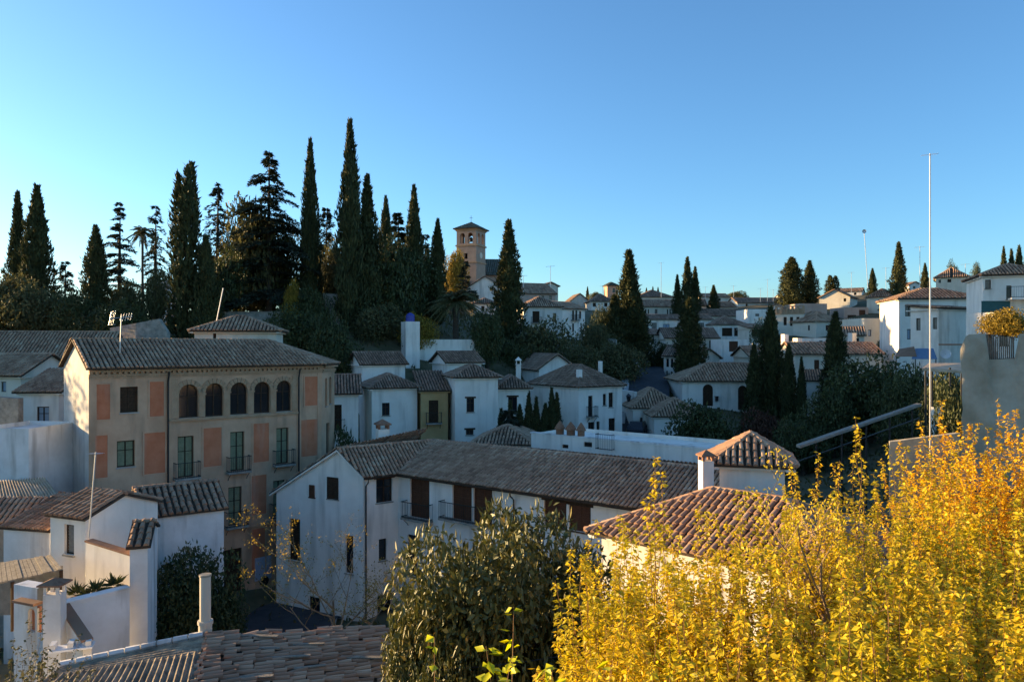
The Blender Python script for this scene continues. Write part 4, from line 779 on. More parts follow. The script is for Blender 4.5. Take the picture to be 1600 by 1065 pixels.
aerial('tall rooftop aerial on the narrow bluish house', 150, 706, 880, 29.5, 1, .028, -16, None, .5)
aerial('thin leaning pole with small dish on the right skyline', 1350, 362, 446, 120, 3, .05, 6, None, .9)
aerial('tall skyline aerial with crossbars near the slim cypress', 1437, 385, 448, 150, 1, .06, 0, None, 1.4)
aerial('straight tall mast on the central skyline', 1033, 410, 462, 200, 1, .07, 0, None, 1.2)
aerial('aerial above pinkish house near the single cypress', 860, 415, 446, 155, 1, .06, 0, None, 1.4)
aerial('slanted bare pole behind the rooftop pavilion', 349, 450, 520, 58, 1, .04, -16, None, .2)
for k, (x, yt, yb, Y) in enumerate([(818,430,446,150),(942,446,462,195),(1102,448,466,220),(1118,452,466,220),(1146,446,466,215),(1188,450,466,205),(1208,452,468,205),(1330,425,456,200),(1384,418,452,170),(1508,412,430,150),(1199,436,470,205)]):
    aerial('thin television aerial among the skyline roofs', x, yt, yb+6, Y, 1, .05, 0, 'small aerials on the skyline', 1.2)
dd = empty('satellite_dish', P(163,785,33), 'white satellite dish on tiled ridge before the mansion', 'satellite dish'); c = P(165,778,33); mb = MB(); mb.tube([c, c+Vector((.06,-.1,.04)), c+Vector((.1,-.17,.07))], [.06,.3,.36], 14, False); mb.obj('dish', M['whitem'], dd); mb = MB(); mb.tube([c, c-Vector((0,0,.7))], .03); mb.obj('arm', M['alu'], dd)
# street lamp, parked cars, bin
la = empty('street_lamp', P(982,632,80), 'black lantern street lamp by the climbing street', 'street lamp'); b = P(982,640,80); t = P(982,628,80); mb = MB(); mb.tube([Zp(b,terr(b.x,b.y)-.2), t], .05); mb.obj('post', M['iron'], la)
mb = MB(); mb.tube([t, t+Vector((0,0,.1)), t+Vector((0,0,.65)), t+Vector((0,0,.66)), t+Vector((0,0,.95))], [.1,.16,.3,.36,.05], 6); mb.obj('lantern', M['glass'], la)
def car(label, p, yaw, col):
    z = terr(p[0], p[1])+.14; root = empty('parked_car', (p[0], p[1], z), label, 'car', 'parked cars'); a = Vector((math.cos(yaw), math.sin(yaw), 0)); b = Vector((-a.y, a.x, 0)); o = Vector((p[0], p[1], z))
    def loft(pr, w, name, mat):
        m = MB(); n = len(pr); m.add([o+a*x-b*w*k+Vector((0,0,h)) for x, h, k in pr]+[o+a*x+b*w*k+Vector((0,0,h)) for x, h, k in pr], [tuple(range(n)), tuple(range(2*n-1,n-1,-1))]+[(i, n+i, n+(i+1)%n, (i+1)%n) for i in range(n)]); m.obj(name, mat, root)
    loft([(-2,.3,1),(2,.3,1),(2.05,.7,.95),(1.2,.92,.97),(-1.9,.98,.95),(-2.05,.6,.97)], .85, 'body', col); loft([(1.1,.93,.9),(.35,1.42,.72),(-1.3,1.45,.72),(-1.8,.985,.88)], .85, 'cabin', M['glass'])
    for x in (-1.25, 1.3):
        for s in (-1, 1): m = MB(); c = o+a*x+b*s*.8+Vector((0,0,.31)); m.tube([c-b*.1, c+b*.1], .31, 12); m.obj('wheel', M['iron'], root)
car('dark car parked where the street bends by the corner house', (13.2, 77), 1.2, plain('dark_car_paint', (.03,.035,.05), .3)); car('pale car parked up the climbing street', (17.6, 108), 1.45, plain('pale_car_paint', (.5,.5,.52), .3))
vn = empty('parked_van', P(424,872,51), 'pale blue van half hidden between mansion and white house', 'van'); mb = MB(); p = P(424,900,50.2); p.z = terr(p.x,p.y)+.4
mb.cbox(p, 1.7, 3.2, 1.5, -.75); mb.obj('body', plain('van_paint', (.35,.42,.52), .4), vn); mb = MB(); mb.cbox(p+Vector((.02,-.02,1.501)), 1.5, 2.6, .35, -.75); mb.obj('roof', M['whitem'], vn)
for sx in (-.8,.8):
    for sy in (-1.0,1.0): q = p+Vector((math.cos(-.75)*sx-math.sin(-.75)*sy, math.sin(-.75)*sx+math.cos(-.75)*sy, -.08)); mb = MB(); ax = Vector((math.cos(-.75), math.sin(-.75), 0))*.1; mb.tube([q-ax, q+ax], .33, 12); mb.obj('wheel', M['iron'], vn)
# ================= vegetation =================
def nrm(a): return a/np.maximum(np.linalg.norm(a, axis=1, keepdims=True), 1e-9)
def leafquads(p, d, n, L, Wd, fold=.25):
    """folded leaves: base p, direction d, face normal n; returns verts, quads"""
    d = nrm(d); s = nrm(np.cross(d, n)); n = np.cross(s, d); L = L[:,None]; Wd = Wd[:,None]; k = len(p)
    b = p; t = p+d*L-n*L*.12; m = p+d*L*.5-n*Wd*fold; l = p+d*L*.45+s*Wd*.5; r = p+d*L*.45-s*Wd*.5
    V = np.stack([b, l, t, r, m], 1).reshape(-1, 3); o = np.arange(k)[:,None]*5
    return V, np.concatenate([o+np.array([[0,4,2,1]]), o+np.array([[0,3,2,4]])])
def rnd(n, s=1.0): return rng.normal(size=(n, 3))*s
def lathe_np(prof, n=10):
    V = []; Q = []
    for z, r in prof:
        for k in range(n): V.append((math.cos(k*2*math.pi/n)*r, math.sin(k*2*math.pi/n)*r, z))
    for i in range(len(prof)-1):
        for k in range(n): Q.append((i*n+k, i*n+(k+1)%n, (i+1)*n+(k+1)%n, (i+1)*n+k))
    return np.array(V), np.array(Q)
def cyp_mesh(n, p=1.9, lump=.18, tips=1, low=.1, H=14., Rr=1.3):
    t = rng.beta(1.05, 1.15, n); a = rng.uniform(0, 2*np.pi, n)
    def rad(t): return np.where(t < low, (t/low)**.5*.9+.1, 1-.0*t)*(1-np.clip((t-low)/(1-low), 0, 1)**p)
    ph = rng.uniform(0, 6.28, 6); lum = 1+lump*(np.sin(3*a+9*t+ph[0])+.7*np.sin(5*a-23*t+ph[1])+.6*np.sin(2*a+41*t+ph[2]))
    r = rad(t)*lum*np.sqrt(rng.uniform(.5, 1.12, n))*np.where(rng.random(n) < .07, 1.18, 1)
    cx = np.zeros(n); cy = np.zeros(n)
    if tips > 1:
        k = rng.integers(0, tips, n); ta = k*2*np.pi/tips+.4; sp = .38*np.clip(t*1.3, 0, 1); cx = np.cos(ta)*sp; cy = np.sin(ta)*sp; r = r*.68; t = t*np.array([1,.93,.97,.88])[k]
    p_ = np.stack([(r*np.cos(a)+cx)*Rr, (r*np.sin(a)+cy)*Rr, t*H], 1)
    d = np.stack([np.cos(a)*.4, np.sin(a)*.4, np.ones(n)], 1)+rnd(n, .28)
    V, Q = leafquads(p_, d, np.stack([np.cos(a), np.sin(a), np.zeros(n)], 1)+rnd(n, .5), rng.uniform(.25, .6, n), rng.uniform(.1, .22, n))
    if tips == 1:
        tt = np.linspace(.01, .96, 14); c, q = lathe_np([(x*H, max(.02, float(rad(np.array(x))))*.62*Rr) for x in tt]); Q = np.concatenate([Q, q+len(V)]); V = np.concatenate([V, c])
    return V/np.array([Rr, Rr, H]), Q
def crown_mesh(n, lobes, leaf=.17, flat=.8, Rr=3., wid=.55, seedoff=0, lr=(.3,.5), boxy=False):
    c = rnd(lobes); c = nrm(c)*rng.uniform(.25, .72, (lobes,1)); c[:,2] = np.abs(c[:,2])*1.0-.15; lrad = rng.uniform(*lr, lobes)
    if boxy: an = rng.uniform(0, 6.28, lobes); rr = np.sqrt(rng.random(lobes))*.78; c = np.stack([np.cos(an)*rr, np.sin(an)*rr, rng.uniform(-.35, .5, lobes)-.18*rr], 1)
    k = rng.integers(0, lobes, n); d = nrm(rnd(n)); p = c[k]+d*(lrad[k]*rng.uniform(.6, 1.08, n)**.6)[:,None]; p[:,2] *= flat; p *= Rr
    V, Q = leafquads(p, d*.5+rnd(n, .6)-np.array([0,0,.25]), d+rnd(n, .5), rng.uniform(.7, 1.3, n)*leaf, rng.uniform(.7, 1.2, n)*leaf*wid)
    V = V/Rr; z0, z1 = np.percentile(V[:,2], (1, 99.7)); V[:,2] = (V[:,2]-z0)/(z1-z0)*1.32-.47; V[:,:2] /= np.percentile(np.hypot(V[:,0], V[:,1]), 98); return V, Q
CY = [npmesh('cypress_crown', *cyp_mesh(6500, p, l, t), M['cyp']) for p, l, t in ((1.9,.18,1),(1.5,.24,1),(2.6,.17,1),(2.0,.2,3),(1.2,.26,1))]
CR = [npmesh('leaf_crown', *crown_mesh(9000, lb, .2), M['dark']) for lb in (16, 22, 12)]
def recol(me, mat): m = me.copy(); m.materials.clear(); m.materials.append(mat); return m
CRO = [recol(m, M['olive']) for m in CR]; CRG = [recol(m, M['gold']) for m in CR[:1]]; CRR = [recol(m, M['russet']) for m in CR[:1]]
tv, tq = lathe_np([(-.06,.16),(0,.12),(.3,.10),(.85,.03)], 7); TRK = npmesh('trunk', tv, tq, M['bark'])
def cypress(label, px, yt, yb, wpx, Y, k=0, group='cypress trees'):
    b = P(px, yb, Y); h = P(px, yt, Y).z-b.z; r = wpx/2/F*Y
    g = terr(b.x, b.y)
    if b.z > g: h += b.z-g+.2; b.z = g-.2
    root = empty('cypress_tree', b, label, 'tree', group); root.scale = (r, r, h); root.rotation_euler.z = random.uniform(0, 6)
    link('crown', CY[k], root); link('trunk', TRK, root); return root
C_ = [
('pair-left cypress at the far left skyline',28,303,470,34,95,1),('pair-right taller cypress at the far left skyline',58,293,475,46,93,0),('short stout cypress left of the firs',150,355,500,38,84,2),
('thick many-tipped cypress behind the mansion roof',291,255,545,58,79,3),('shorter cypress leaning on the many-tipped one',322,372,545,40,78,0),('slim tall cypress right of the big cedar',485,222,480,32,92,0),
('tallest cypress of the garden row',547,193,500,40,88,0),('ragged cypress just right of the tallest one',574,277,495,42,90,1),('thin cypress midway between tallest and church',603,310,480,24,95,2),
('dark cypress right of the little fir',647,293,480,32,96,0),('slender cypress nearest the church tower',684,345,470,26,98,2),('shadowed narrow cypress behind the garden fir',668,392,470,22,102,1),
('single isolated cypress right of the church',795,347,530,46,100,1),('great broad cypress in the middle distance',983,394,560,56,112,4),('dark cypress shoulder left of the great broad one',960,462,556,40,110,1),('dark cypress shoulder right of the great broad one',1000,470,555,34,111,1),
('left cypress of skyline pair in the centre',1074,403,482,22,175,1),('right cypress of skyline pair in the centre',1086,418,482,18,176,1),('small airy cypress left of the skyline pair',1058,430,478,16,178,4),('tiny cone tree on the central skyline',1115,446,480,18,185,4),
('dense cypress standing in front of street houses',1077,468,592,44,100,2),('round-headed broad cypress on right skyline',1237,403,478,36,190,2),('pointed cypress beside the round-headed one',1265,408,476,26,192,1),
('small twin-tipped cypress on right skyline',1300,430,470,26,195,3),('slim little cypress left of leaning dish pole',1363,420,462,13,190,0),('tall dark cypress under the skyline aerials',1404,380,466,25,160,1),('slim cypress right of the skyline aerials',1445,412,456,13,170,0),
('foremost tall cypress of the mid cluster',1204,482,690,42,80,2),('left cypress of the mid cluster',1178,540,690,30,79,0),('short cypress in mid cluster right side',1232,540,690,26,78,2),('smallest cypress of the mid cluster',1252,560,692,18,77,0),
('lone cypress before the long cream house',1305,490,640,36,78,2)]
for c in C_: cypress(*c)
for k, (x, yt) in enumerate([(783,640),(797,628),(812,634),(826,617),(838,622),(852,632),(862,608),(870,616)]):
    cypress(f'hedge cypress before the low annex, {["first","second","third","fourth","fifth","sixth","seventh","eighth"][k]} from the left', x, yt, 700, 23, 62, k % 3, 'cypress hedge by the annex')
for k, (x, yt, w_) in enumerate([(1568,388,14),(1580,392,16),(1592,386,18),(1604,392,16)]): cypress(f'dark round-topped tree at the far right skyline, {["first","second","third","fourth"][k]} from the left', x, yt, 440, w_, 110, 2, 'trees on the far right skyline')
for k, (x, yt) in enumerate([(918,448),(1020,448),(1010,450),(1028,449)]): cypress('very distant tiny cypress poking above roofs', x, yt, 470, 6, 235, 0, 'tiny distant cypresses')
def broad(label, px, yt, yb, wpx, Y, ms=None, k=0, cat='tree', name='tree', trunk=True, group=None, ground=True):
    b = P(px, yb, Y); h = P(px, yt, Y).z-b.z; r = wpx/2/F*Y; g = terr(b.x, b.y)
    if ground and b.z > g: h += b.z-g; b.z = g
    root = empty(name, b, label, cat, group); ms = ms or CR; o = link('crown', ms[k % len(ms)], root)
    sz = h*.94/1.32; o.scale = (r*1.02, r*1.02, sz); o.location.z = h*.06+sz*.45; o.rotation_euler.z = random.uniform(0, 6)
    mb = MB(); z = Vector((0,0,1)); mb.tube([b-z*.3, b+z*h*.35, b+z*h*.62+Vector((r*.1,0,0))], [r*.1+.05, r*.07+.04, .03], 6)
    for a in range(5): q = b+z*h*.3; an = a*1.26; mb.tube([q, q+Vector((math.cos(an)*r*.3, math.sin(an)*r*.3, h*.2)), q+Vector((math.cos(an)*r*.6, math.sin(an)*r*.6, h*.34))], [r*.05+.02, r*.03+.015, .015], 5)
    mb.obj('trunk', M['bark'], root); return root
BR = [
('dark wood mass at the extreme left edge',10,430,520,110,84,CRO,0),('rounded dark tree below the left cypress pair',75,445,520,110,82,CRO,1),('low olive tree left of stout cypress',120,452,520,80,80,CR,2),('silvery olive crown right of stout cypress',195,440,500,70,86,CRO,0),
('dark shrub mass over the left tile roof',180,470,530,90,78,CR,1),('bushy tree between firs and many-tipped cypress',245,420,520,64,86,CRO,2),('dense broad conifer mass under the big cedar',395,310,480,110,94,CRO,0),('green mass left under the thin cedar',345,390,500,80,88,CR,1),('broad tree right under the big cedar',440,350,480,80,95,CR,2),
('golden small tree below the big cedar',456,438,486,34,86,CRG,0),('dark hedge ball beside the golden small tree',490,450,486,60,86,CR,0),('wide dark shrub before the garden wall',470,480,560,110,80,CR,1),('green shrub left of the white stack',520,490,580,90,78,CR,2),('shrub behind the white stack',590,475,540,90,86,CRO,0),('dim shrub under the cypress row',560,450,510,80,90,CR,1),
('dense dark tree between row cypresses',620,372,500,90,93,CR,0),('dark crown behind the row of garden cypresses',585,352,500,80,101,CR,2),('broad shadowy tree left of the slender church cypress',652,388,500,84,99,CR,1),('leafy dark tree crowding behind the tallest cypress',524,372,500,84,100,CRO,1),('yellowish shrub under the palm',655,490,550,60,85,CRG,0),('ivy-dark tree right of the palm',762,480,560,60,86,CR,1),('golden tree beside the church tower',712,390,450,42,172,CRG,0),
('grey-green thicket below the pyramid-roofed white house',842,500,600,120,96,CRO,1),('brown scrub on the slope above the corner house',905,540,610,100,92,CRO,2),('olive scrub left of the climbing street',965,535,600,90,95,CRO,0),('scrub in the gap below the tall white house',930,500,560,60,105,CRO,1),('green tree before the dark hipped skyline house',940,478,540,60,112,CR,2),
('scrubby bush over the slope path',800,530,600,70,90,CR,0),('large round dark tree on the right middle ground',1360,556,690,150,62,CR,1),('dark tree beside the large round one',1300,600,700,90,60,CR,0),('dark tree behind pergola',1425,572,700,110,54,CR,2),('shadowy tree under the white corner house',1480,580,700,110,48,CR,0),
('round clipped bush before the white villa',1098,628,712,110,62,CR,0),('russet leafless shrub beside the round bush',1195,640,705,90,60,CRR,0),('dark low shrub under mid cypresses',1255,650,720,90,56,CR,1),('small round tree on terrace of blank cream house',1386,512,548,36,108,CR,2),
('dark climber tree left of the street cypress',1040,535,575,50,112,CR,0),('dark tree before the porch house',1196,500,560,44,118,CR,1),('dark creeper beside the loggia house',1178,540,580,60,105,CR,2),('green bush under the pergola',1488,600,690,60,36,CR,0),
('distant trees topping the central skyline left',1150,455,474,40,235,CRO,0),('distant trees topping the right skyline',1490,408,436,22,165,CR,1),('distant round tree on right skyline',1525,410,440,20,160,CR,2),('small tree by skyline roofs right of bell tower',930,456,474,26,215,CRO,0),
('shrub in the courtyard behind the L-shaped house',545,672,716,90,54,CR,0)]
BR += [('broad tree of the left wood nearest the mansion gable',-215,470,560,170,60,CRO,0),('unseen tall tree of the left wood beyond the picture edge',-330,450,560,190,64,CR,1),('leafy tree of the left wood above the terraces',-150,462,540,120,70,CR,2)]  # unseen trees carrying on the left wood, added to dapple the mansion gable
for c in BR: broad(*c)
broad('golden brown bush on top of the earthen wall', 1568, 482, 528, 84, 26.5, CRG, 0, 'bush', 'bush', True, None, False)
# nearer dark tree by the mansion and the glossy evergreen
NT = npmesh('leaf_crown', *crown_mesh(15000, 26, .15, .9, 2.6, .55), M['dark'])
broad('dark leafy tree in front of the mansion base', 305, 858, 1000, 165, 33, [NT], 0, 'tree')
broad('low dark tree spilling toward the street', 350, 925, 1000, 90, 34, [NT], 0, 'tree')
MG = npmesh('leaf_crown', *crown_mesh(26000, 40, .17, .95, 3.0, .42, 0, (.2,.36), True), M['mag'])
ev = broad('large glossy evergreen with bronze leaf tips in centre foreground', 790, 796, 1120, 345, 20, [MG], 0, 'tree')
broad('smaller glossy evergreen skirt at left of the large one', 690, 930, 1120, 190, 18.5, [MG], 0, 'tree')
# conifers with tiers
def cedar(label, px, yt, yb, wpx, Y, tiers=12, droop=.25, dens=1.0, bare=.25, name='cedar_tree'):
    b = P(px, yb, Y); H = P(px, yt, Y).z-b.z; g = terr(b.x, b.y)
    if b.z > g: H += b.z-g; b.z = g
    Rm = wpx/2/F*Y; root = empty(name, b, label, 'tree'); mb = MB(); mb.tube([b-Vector((0,0,.3)), b+Vector((0,0,H*.5)), b+Vector((.1,0,H))], [H*.018+.05, H*.011+.03, .02], 7)
    pts = []; dirs = []
    for i in range(tiers):
        for k in range(7):
            t = min(.99, bare+(1-bare)*(i+random.uniform(0,1.3))/tiers); L0 = Rm*(1-t**1.5)*1.3+.3
            an = random.uniform(0, 6.28); L = L0*random.uniform(.55, 1.15); d = Vector((math.cos(an), math.sin(an), 0)); s = Vector((-d.y, d.x, 0)); o = b+Vector((0,0,H*t))
            path = [o+d*L*q+Vector((0,0,L*(.22*q-droop*2*q*q))) for q in (0,.35,.7,1)]; mb.tube(path, [.07*(1-t)+.03,.04,.025,.01], 4)
            m = int(95*dens*max(.4, L/3))
            for _ in range(m):
                q = random.uniform(.15, 1); j = min(2, int(q*3)); base = path[j].lerp(path[j+1], q*3-j) if q < 1 else path[3]
                w_ = L*.28*(1.1-q*.6); pts.append(base+s*random.uniform(-w_, w_)+d*random.uniform(-.1,.1)+Vector((0,0,random.uniform(-.12,.08)-.1*abs(random.gauss(0,1))))); dirs.append(d*.8+s*random.uniform(-.8,.8)+Vector((0,0,random.uniform(-.5,.15))))
    mb.obj('trunk', M['bark'], root); p = np.array([tuple(q-b) for q in pts]); n = len(p)
    V, Q = leafquads(p, np.array([tuple(q) for q in dirs])+rnd(n,.2), np.tile([0,0,1.], (n,1))+rnd(n,.3), rng.uniform(.3,.65,n), rng.uniform(.14,.28,n)); link('crown', npmesh('needle_sprays', V, Q, M['cedar']), root)
cedar('large tiered cedar with flat drooping boughs', 420, 235, 480, 150, 92, 15, .22, 1.6, .12)
cedar('thin open cedar left of the big cedar', 340, 285, 490, 78, 96, 10, .35, .8, .3)
cedar('pale feathery fir on left skyline', 187, 315, 480, 62, 105, 12, .18, 1, .15)
cedar('bent-tipped conifer beside the fan palm', 243, 320, 480, 46, 108, 10, .4, .7, .3)
cedar('small distant fir near the left cypress pair', 102, 408, 470, 44, 110, 8, .2, 1, .1)
cedar('dark bushy fir in the garden row', 622, 332, 490, 54, 97, 14, .1, 1.5, .05)
cedar('wispy drooping conifer before the church', 664, 366, 470, 30, 104, 9, .45, .6, .2)
cedar('small cone fir at foot of the church tower', 727, 408, 470, 26, 150, 8, .1, 1.2, .05)
cedar('open pine with tufted boughs right of slim cypress', 510, 325, 460, 50, 104, 6, -.15, 1.3, .45, 'pine_tree')
cedar('short fir at left of the cypress hedge', 795, 640, 700, 50, 60, 7, .15, .8, .05, 'fir_tree')
def palm(label, px, yt, yb, Y, fl, nf, crown_y, fan=False):
    b = P(px, yb, Y); c = P(px, crown_y, Y); g = terr(b.x, b.y); b.z = min(b.z, g); root = empty('palm_tree', b, label, 'tree'); mb = MB(); mb.tube([b-Vector((0,0,.3)), b.lerp(c,.5), c], [.42,.34,.36] if not fan else [.2,.16,.16], 9); mb.obj('trunk', M['bark'], root)
    pts = []; ds = []; ns = []; Ls = []; st = MB()
    for k in range(nf):
        an = random.uniform(0, 6.28); el = random.uniform(-.5, 1.35); d = Vector((math.cos(an), math.sin(an), 0)); s = Vector((-d.y, d.x, 0)); L = fl*random.uniform(.8, 1.1); path = []
        for q in range(9): x = q/8; path.append(c+d*L*(x*math.cos(el)+.15*x)+Vector((0,0,L*(x*math.sin(el)-.62*x*x))))
        st.tube(path, [.04]*8+[.01], 4)
        for q in range(1, 9):
            for m in range(6):
                p = path[q-1].lerp(path[q], m/6); t = (path[q]-path[q-1]).normalized()
                for sg in (-1, 1): pts.append(p); ds.append(t*.7+s*sg*.9-Vector((0,0,.35))); ns.append((0,0,1)); Ls.append(L*.16*math.sin(math.pi*min(1,(q+m/6)/9+.08))+.1)
    st.obj('frond_stalks', M['olive'], root); A_ = lambda z: np.array([tuple(q) for q in z]); n = len(pts); V, Q = leafquads(A_(pts)-np.array(b), A_(ds)+rnd(n,.12), A_(ns)+rnd(n,.3), np.array(Ls), np.full(n,.07)); link('fronds', npmesh('fronds', V, Q, M['olive']), root)
palm('broad date palm with arching fronds below the church', 712, 440, 545, 88, 3.6, 70, 472)
palm('slim palm among the firs on the left skyline', 223, 345, 480, 100, 2.2, 34, 362, True)
# bare young tree with few yellow leaves
def bare_tree(label, px, yb, Y, H, spread, nleaf, mat, seed, name='young_tree', lsz=.08):
    rs = random.Random(seed); b = P(px, yb, Y); b.z = min(b.z, terr(b.x, b.y)+.1); root = empty(name, b, label, 'tree'); mb = MB(); tips = []
    def grow(p, d, L, r, lv):
        path = [p]; q = p; dd = d
        for _ in range(4): dd = (dd+Vector((rs.gauss(0,.13), rs.gauss(0,.13), .04))).normalized(); q = q+dd*L/4; path.append(q)
        mb.tube(path, [r*(1-.13*i) for i in range(5)], 5 if lv < 2 else 3)
        if lv >= 2: tips.extend((path[i], dd) for i in range(1, 5))
        if lv < 4:
            for k in range(rs.choice((2,3,3)) if lv else 8):
                t = rs.uniform(.3, 1) if lv else rs.uniform(.12, .95); i = min(3, int(t*4)); o = path[i].lerp(path[i+1], t*4-i); an = rs.uniform(0, 6.28); e = Vector((math.cos(an)*spread, math.sin(an)*spread, rs.uniform(.1,.9))).normalized(); grow(o, (dd*.6+e).normalized(), L*rs.uniform(.5,.72), r*.5, lv+1)
    grow(b-Vector((0,0,.2)), Vector((.03,0,1)), H*.55, .075, 0); mb.obj('branches', M['twig'], root); n = nleaf; pk = [tips[rs.randrange(len(tips))] for _ in range(n)]
    p = np.array([tuple(q[0]-b) for q in pk])+rnd(n,.07); V, Q = leafquads(p, rnd(n)-np.array([0,0,.5]), rnd(n)+np.array([0,0,.8]), rng.uniform(.7,1.2,n)*lsz, rng.uniform(.4,.65,n)*lsz); link('leaves', npmesh('leaves', V, Q, mat), root)
bare_tree('nearly bare young tree with sparse yellowish leaves before the white gable', 545, 985, 29.5, 9.4, 1.2, 2600, M['gold'], 5, lsz=.085)
# foreground autumn shrubs
def shrub(label, px, yt, Y, Rb, ns, nl, mat, hgt=None, group='autumn shrubs in the foreground', lsz=.09, name='autumn_shrub', zb=None):
    top = P(px, yt, Y); zb = terr(top.x, top.y)-.1 if zb is None else zb; b = Vector((top.x, top.y, zb)); H = top.z-zb; root = empty(name, b, label, 'shrub', group); mb = MB(); ps = []; ds = []; ls = []
    for i in range(ns):
        an = random.uniform(0, 6.28); rr = 1.45*Rb*math.sqrt(random.random()); e = Vector((math.cos(an)*rr, math.sin(an)*rr, H*(random.uniform(.62,1.03) if i > 3 else random.uniform(1.04,1.14))*(1-.12*(rr/Rb)**2))); s0 = Vector((e.x*.25, e.y*.25, 0)); m = Vector((e.x*.6, e.y*.6, e.z*.6)); pth = []
        for q in range(7): t = q/6; pth.append(s0*(1-t)**2+m*2*t*(1-t)+e*t*t+Vector((random.gauss(0,.03), random.gauss(0,.03), 0)))
        mb.tube([b+q for q in pth], [.014,.012,.010,.008,.006,.004,.002], 4, False)
        for k in range(nl):
            t = 1-random.random()**1.35*.72; j = min(5, int(t*6)); p = pth[j].lerp(pth[j+1], t*6-j); a2 = random.uniform(0, 6.28); off = random.uniform(0,.12)*(1.15-t); d = Vector((math.cos(a2), math.sin(a2), random.uniform(-.9,.45)))
            ps.append(tuple(p+Vector((d.x*off, d.y*off, random.uniform(-.03,.03))))); ds.append(tuple(d)); ls.append(lsz*random.uniform(.45,1.45)*(1.1-.35*t))
    mb.obj('stems', M['stem'], root); n = len(ps); ls = np.array(ls); V, Q = leafquads(np.array(ps), np.array(ds), np.tile([0,0,1.],(n,1))+rnd(n,.55), ls, ls*rng.uniform(.48,.72,n), .3); link('leaves', npmesh('leaves', V, Q, mat), root)
SH = [(905,985,8.0,.6),(985,960,7.6,.7),(1090,975,7.2,.8),(1200,965,7.2,.8),(1310,975,7.0,.8),(1420,960,7.2,.8),(1530,965,7.0,.8),(1620,955,7.2,.8),
 (945,842,10.2,.5),(1010,822,11,.7),(1080,812,11.4,.7),(1130,872,9.2,.9),(1240,868,9.4,.9),(1350,860,9.2,.9),(1460,866,9.2,.9),(1570,850,9.4,.9),
 (1120,800,11.8,.8),(1210,780,12,1.0),(1310,778,12,1.0),(1410,770,11.8,1.0),(1510,775,12,1.0),(1610,760,12,1.0),(965,848,13,.8),(1035,846,13.4,.9),(1105,836,13,.9),(1280,712,14.4,.9),(1370,704,14.2,1.0),(1460,680,14.5,1.0),(1015,742,10.4,.22)]
ORD = ['first','second','third','fourth','fifth','sixth','seventh','eighth','ninth']
rows = [('frontmost row', SH[:8]), ('second row', SH[8:16]), ('third row', SH[16:22]), ('row by the near house', SH[22:25]), ('rearmost row', SH[25:28])]
for rn, it in rows:
    for k, (x, y, Y, r) in enumerate(it): shrub(f'yellow shrub, {ORD[k]} from left in the {rn} of the thicket', x, y, Y, r, 40, 140, M['yellow'])
shrub('single tall yellow-leaved shoot rising over the brown near roof', 1015, 742, 10.4, .22, 7, 105, M['yellow'])
for nm, x, y, r in (('leftmost',1480,652,1.1),('middle',1560,632,1.2),('rightmost',1640,640,1.2)): shrub(f'glowing orange autumn shrub beneath the earthen wall, {nm} of three', x, y, 16.5, r, 60, 130, M['orange'], lsz=.1, group='orange shrubs under the earthen wall')
for nm, x, y, Y in (('first',650,1005,5.0),('second',730,1040,4.8),('third',830,1020,5.0),('fourth',890,1035,4.6)): shrub(f'broad-leaved lime-yellow shrub at the bottom edge, {nm} from the left', x, y, Y, .36, 14, 40, M['lime'], lsz=.13, group='lime shrubs at the bottom edge')
for nm, x, y, Y, r in (('upper',20,975,17,1.1),('right-hand',85,1010,16,.9),('lowest',-20,1010,15,1.0)): shrub(f'olive-yellow weedy bush in the bottom left corner, {nm} of three', x, y, Y, r, 40, 90, M['olive'], lsz=.09, group='weedy bushes at bottom left')
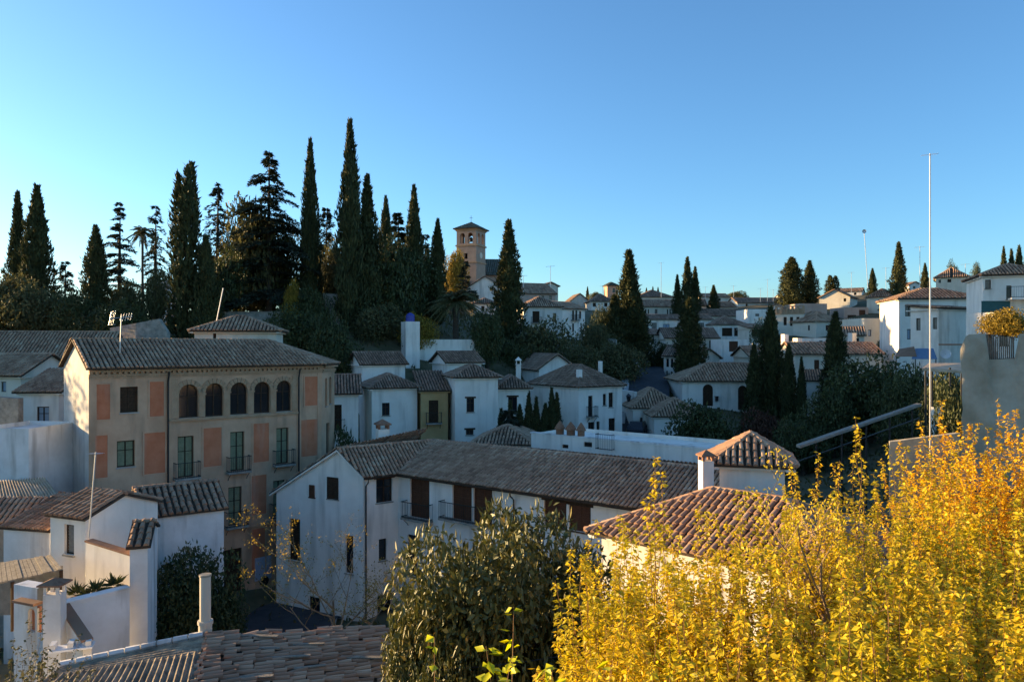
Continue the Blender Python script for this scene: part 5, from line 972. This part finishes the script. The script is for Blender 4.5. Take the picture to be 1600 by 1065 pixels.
bare_tree('gnarled dark-limbed tree rising through the yellow thicket', 1335, 1000, 11.5, 5.0, .9, 2500, M['yellow'], 11, 'gnarled_tree', .07)
# potted plants on the patio
for k, (x, y, s_) in enumerate([(178,905,.35),(120,918,.3),(135,922,.26),(150,915,.3)]):
    p = P(x, y+10, 27.4-k*.2); root = empty('potted_plant', p, ['tall broad-leaved green plant in a pot by the patio wall','dark potted plant at left of the patio','small potted plant on the patio floor','bushy potted plant mid patio'][k], 'plant'); mb = MB(); mb.tube([p-Vector((0,0,.5)), p-Vector((0,0,.1)), p-Vector((0,0,.09))], [s_*.5,s_*.75,s_*.6], 10); mb.obj('pot', M['terra'], root)
    n = 60; d = nrm(rnd(n)+np.array([0,0,.9])); V, Q = leafquads(d*.12*rng.uniform(0,1.5,(n,1)), d, rnd(n)+np.array([0,0,1]), rng.uniform(.5,1.3,n)*s_*1.3, np.full(n,s_*.3)); link('leaves', npmesh('leaves', V, Q, M['dark']), root)
# low dry undergrowth on the open slopes (nobody could count it)
n = 26000; sx = rng.uniform(-45, 60, n); sy = rng.uniform(4, 125, n)
keep = np.array([True]*n)
zz_ = 15+np.tensordot(np.hypot(CT[:,0,None]-sx, CT[:,1,None]-sy), _wt, ([0],[0]))
V, Q = leafquads(np.stack([sx, sy, zz_-.03], 1), rnd(n, .5)+np.array([0,0,1.]), rnd(n), rng.uniform(.25,.7,n), rng.uniform(.12,.3,n)); ug = link('undergrowth', npmesh('undergrowth', V, Q, M['olive'])); ug['kind'] = 'stuff'; ug['label'] = 'low dry undergrowth on the open slopes between houses'; ug['category'] = 'undergrowth'
# overhead cables strung between the houses
def cable(label, p, q, sag, r=.012):
    p = Vector(p); q = Vector(q); mb = MB(); mb.tube([p.lerp(q, t/12)-Vector((0,0,sag*4*(t/12)*(1-t/12))) for t in range(13)], r, 4); tag(mb.obj('overhead_cable', M['iron']), label, 'cable')
cable('thin black cable sagging from mansion to the white gable', ff.pt(wpal*.8, 6.6, .1), Zp(G0, 6.9), .35)
cable('thin cable crossing low over the dark evergreen', P(690, 1045, 17.5), P(1050, 985, 17), .15)
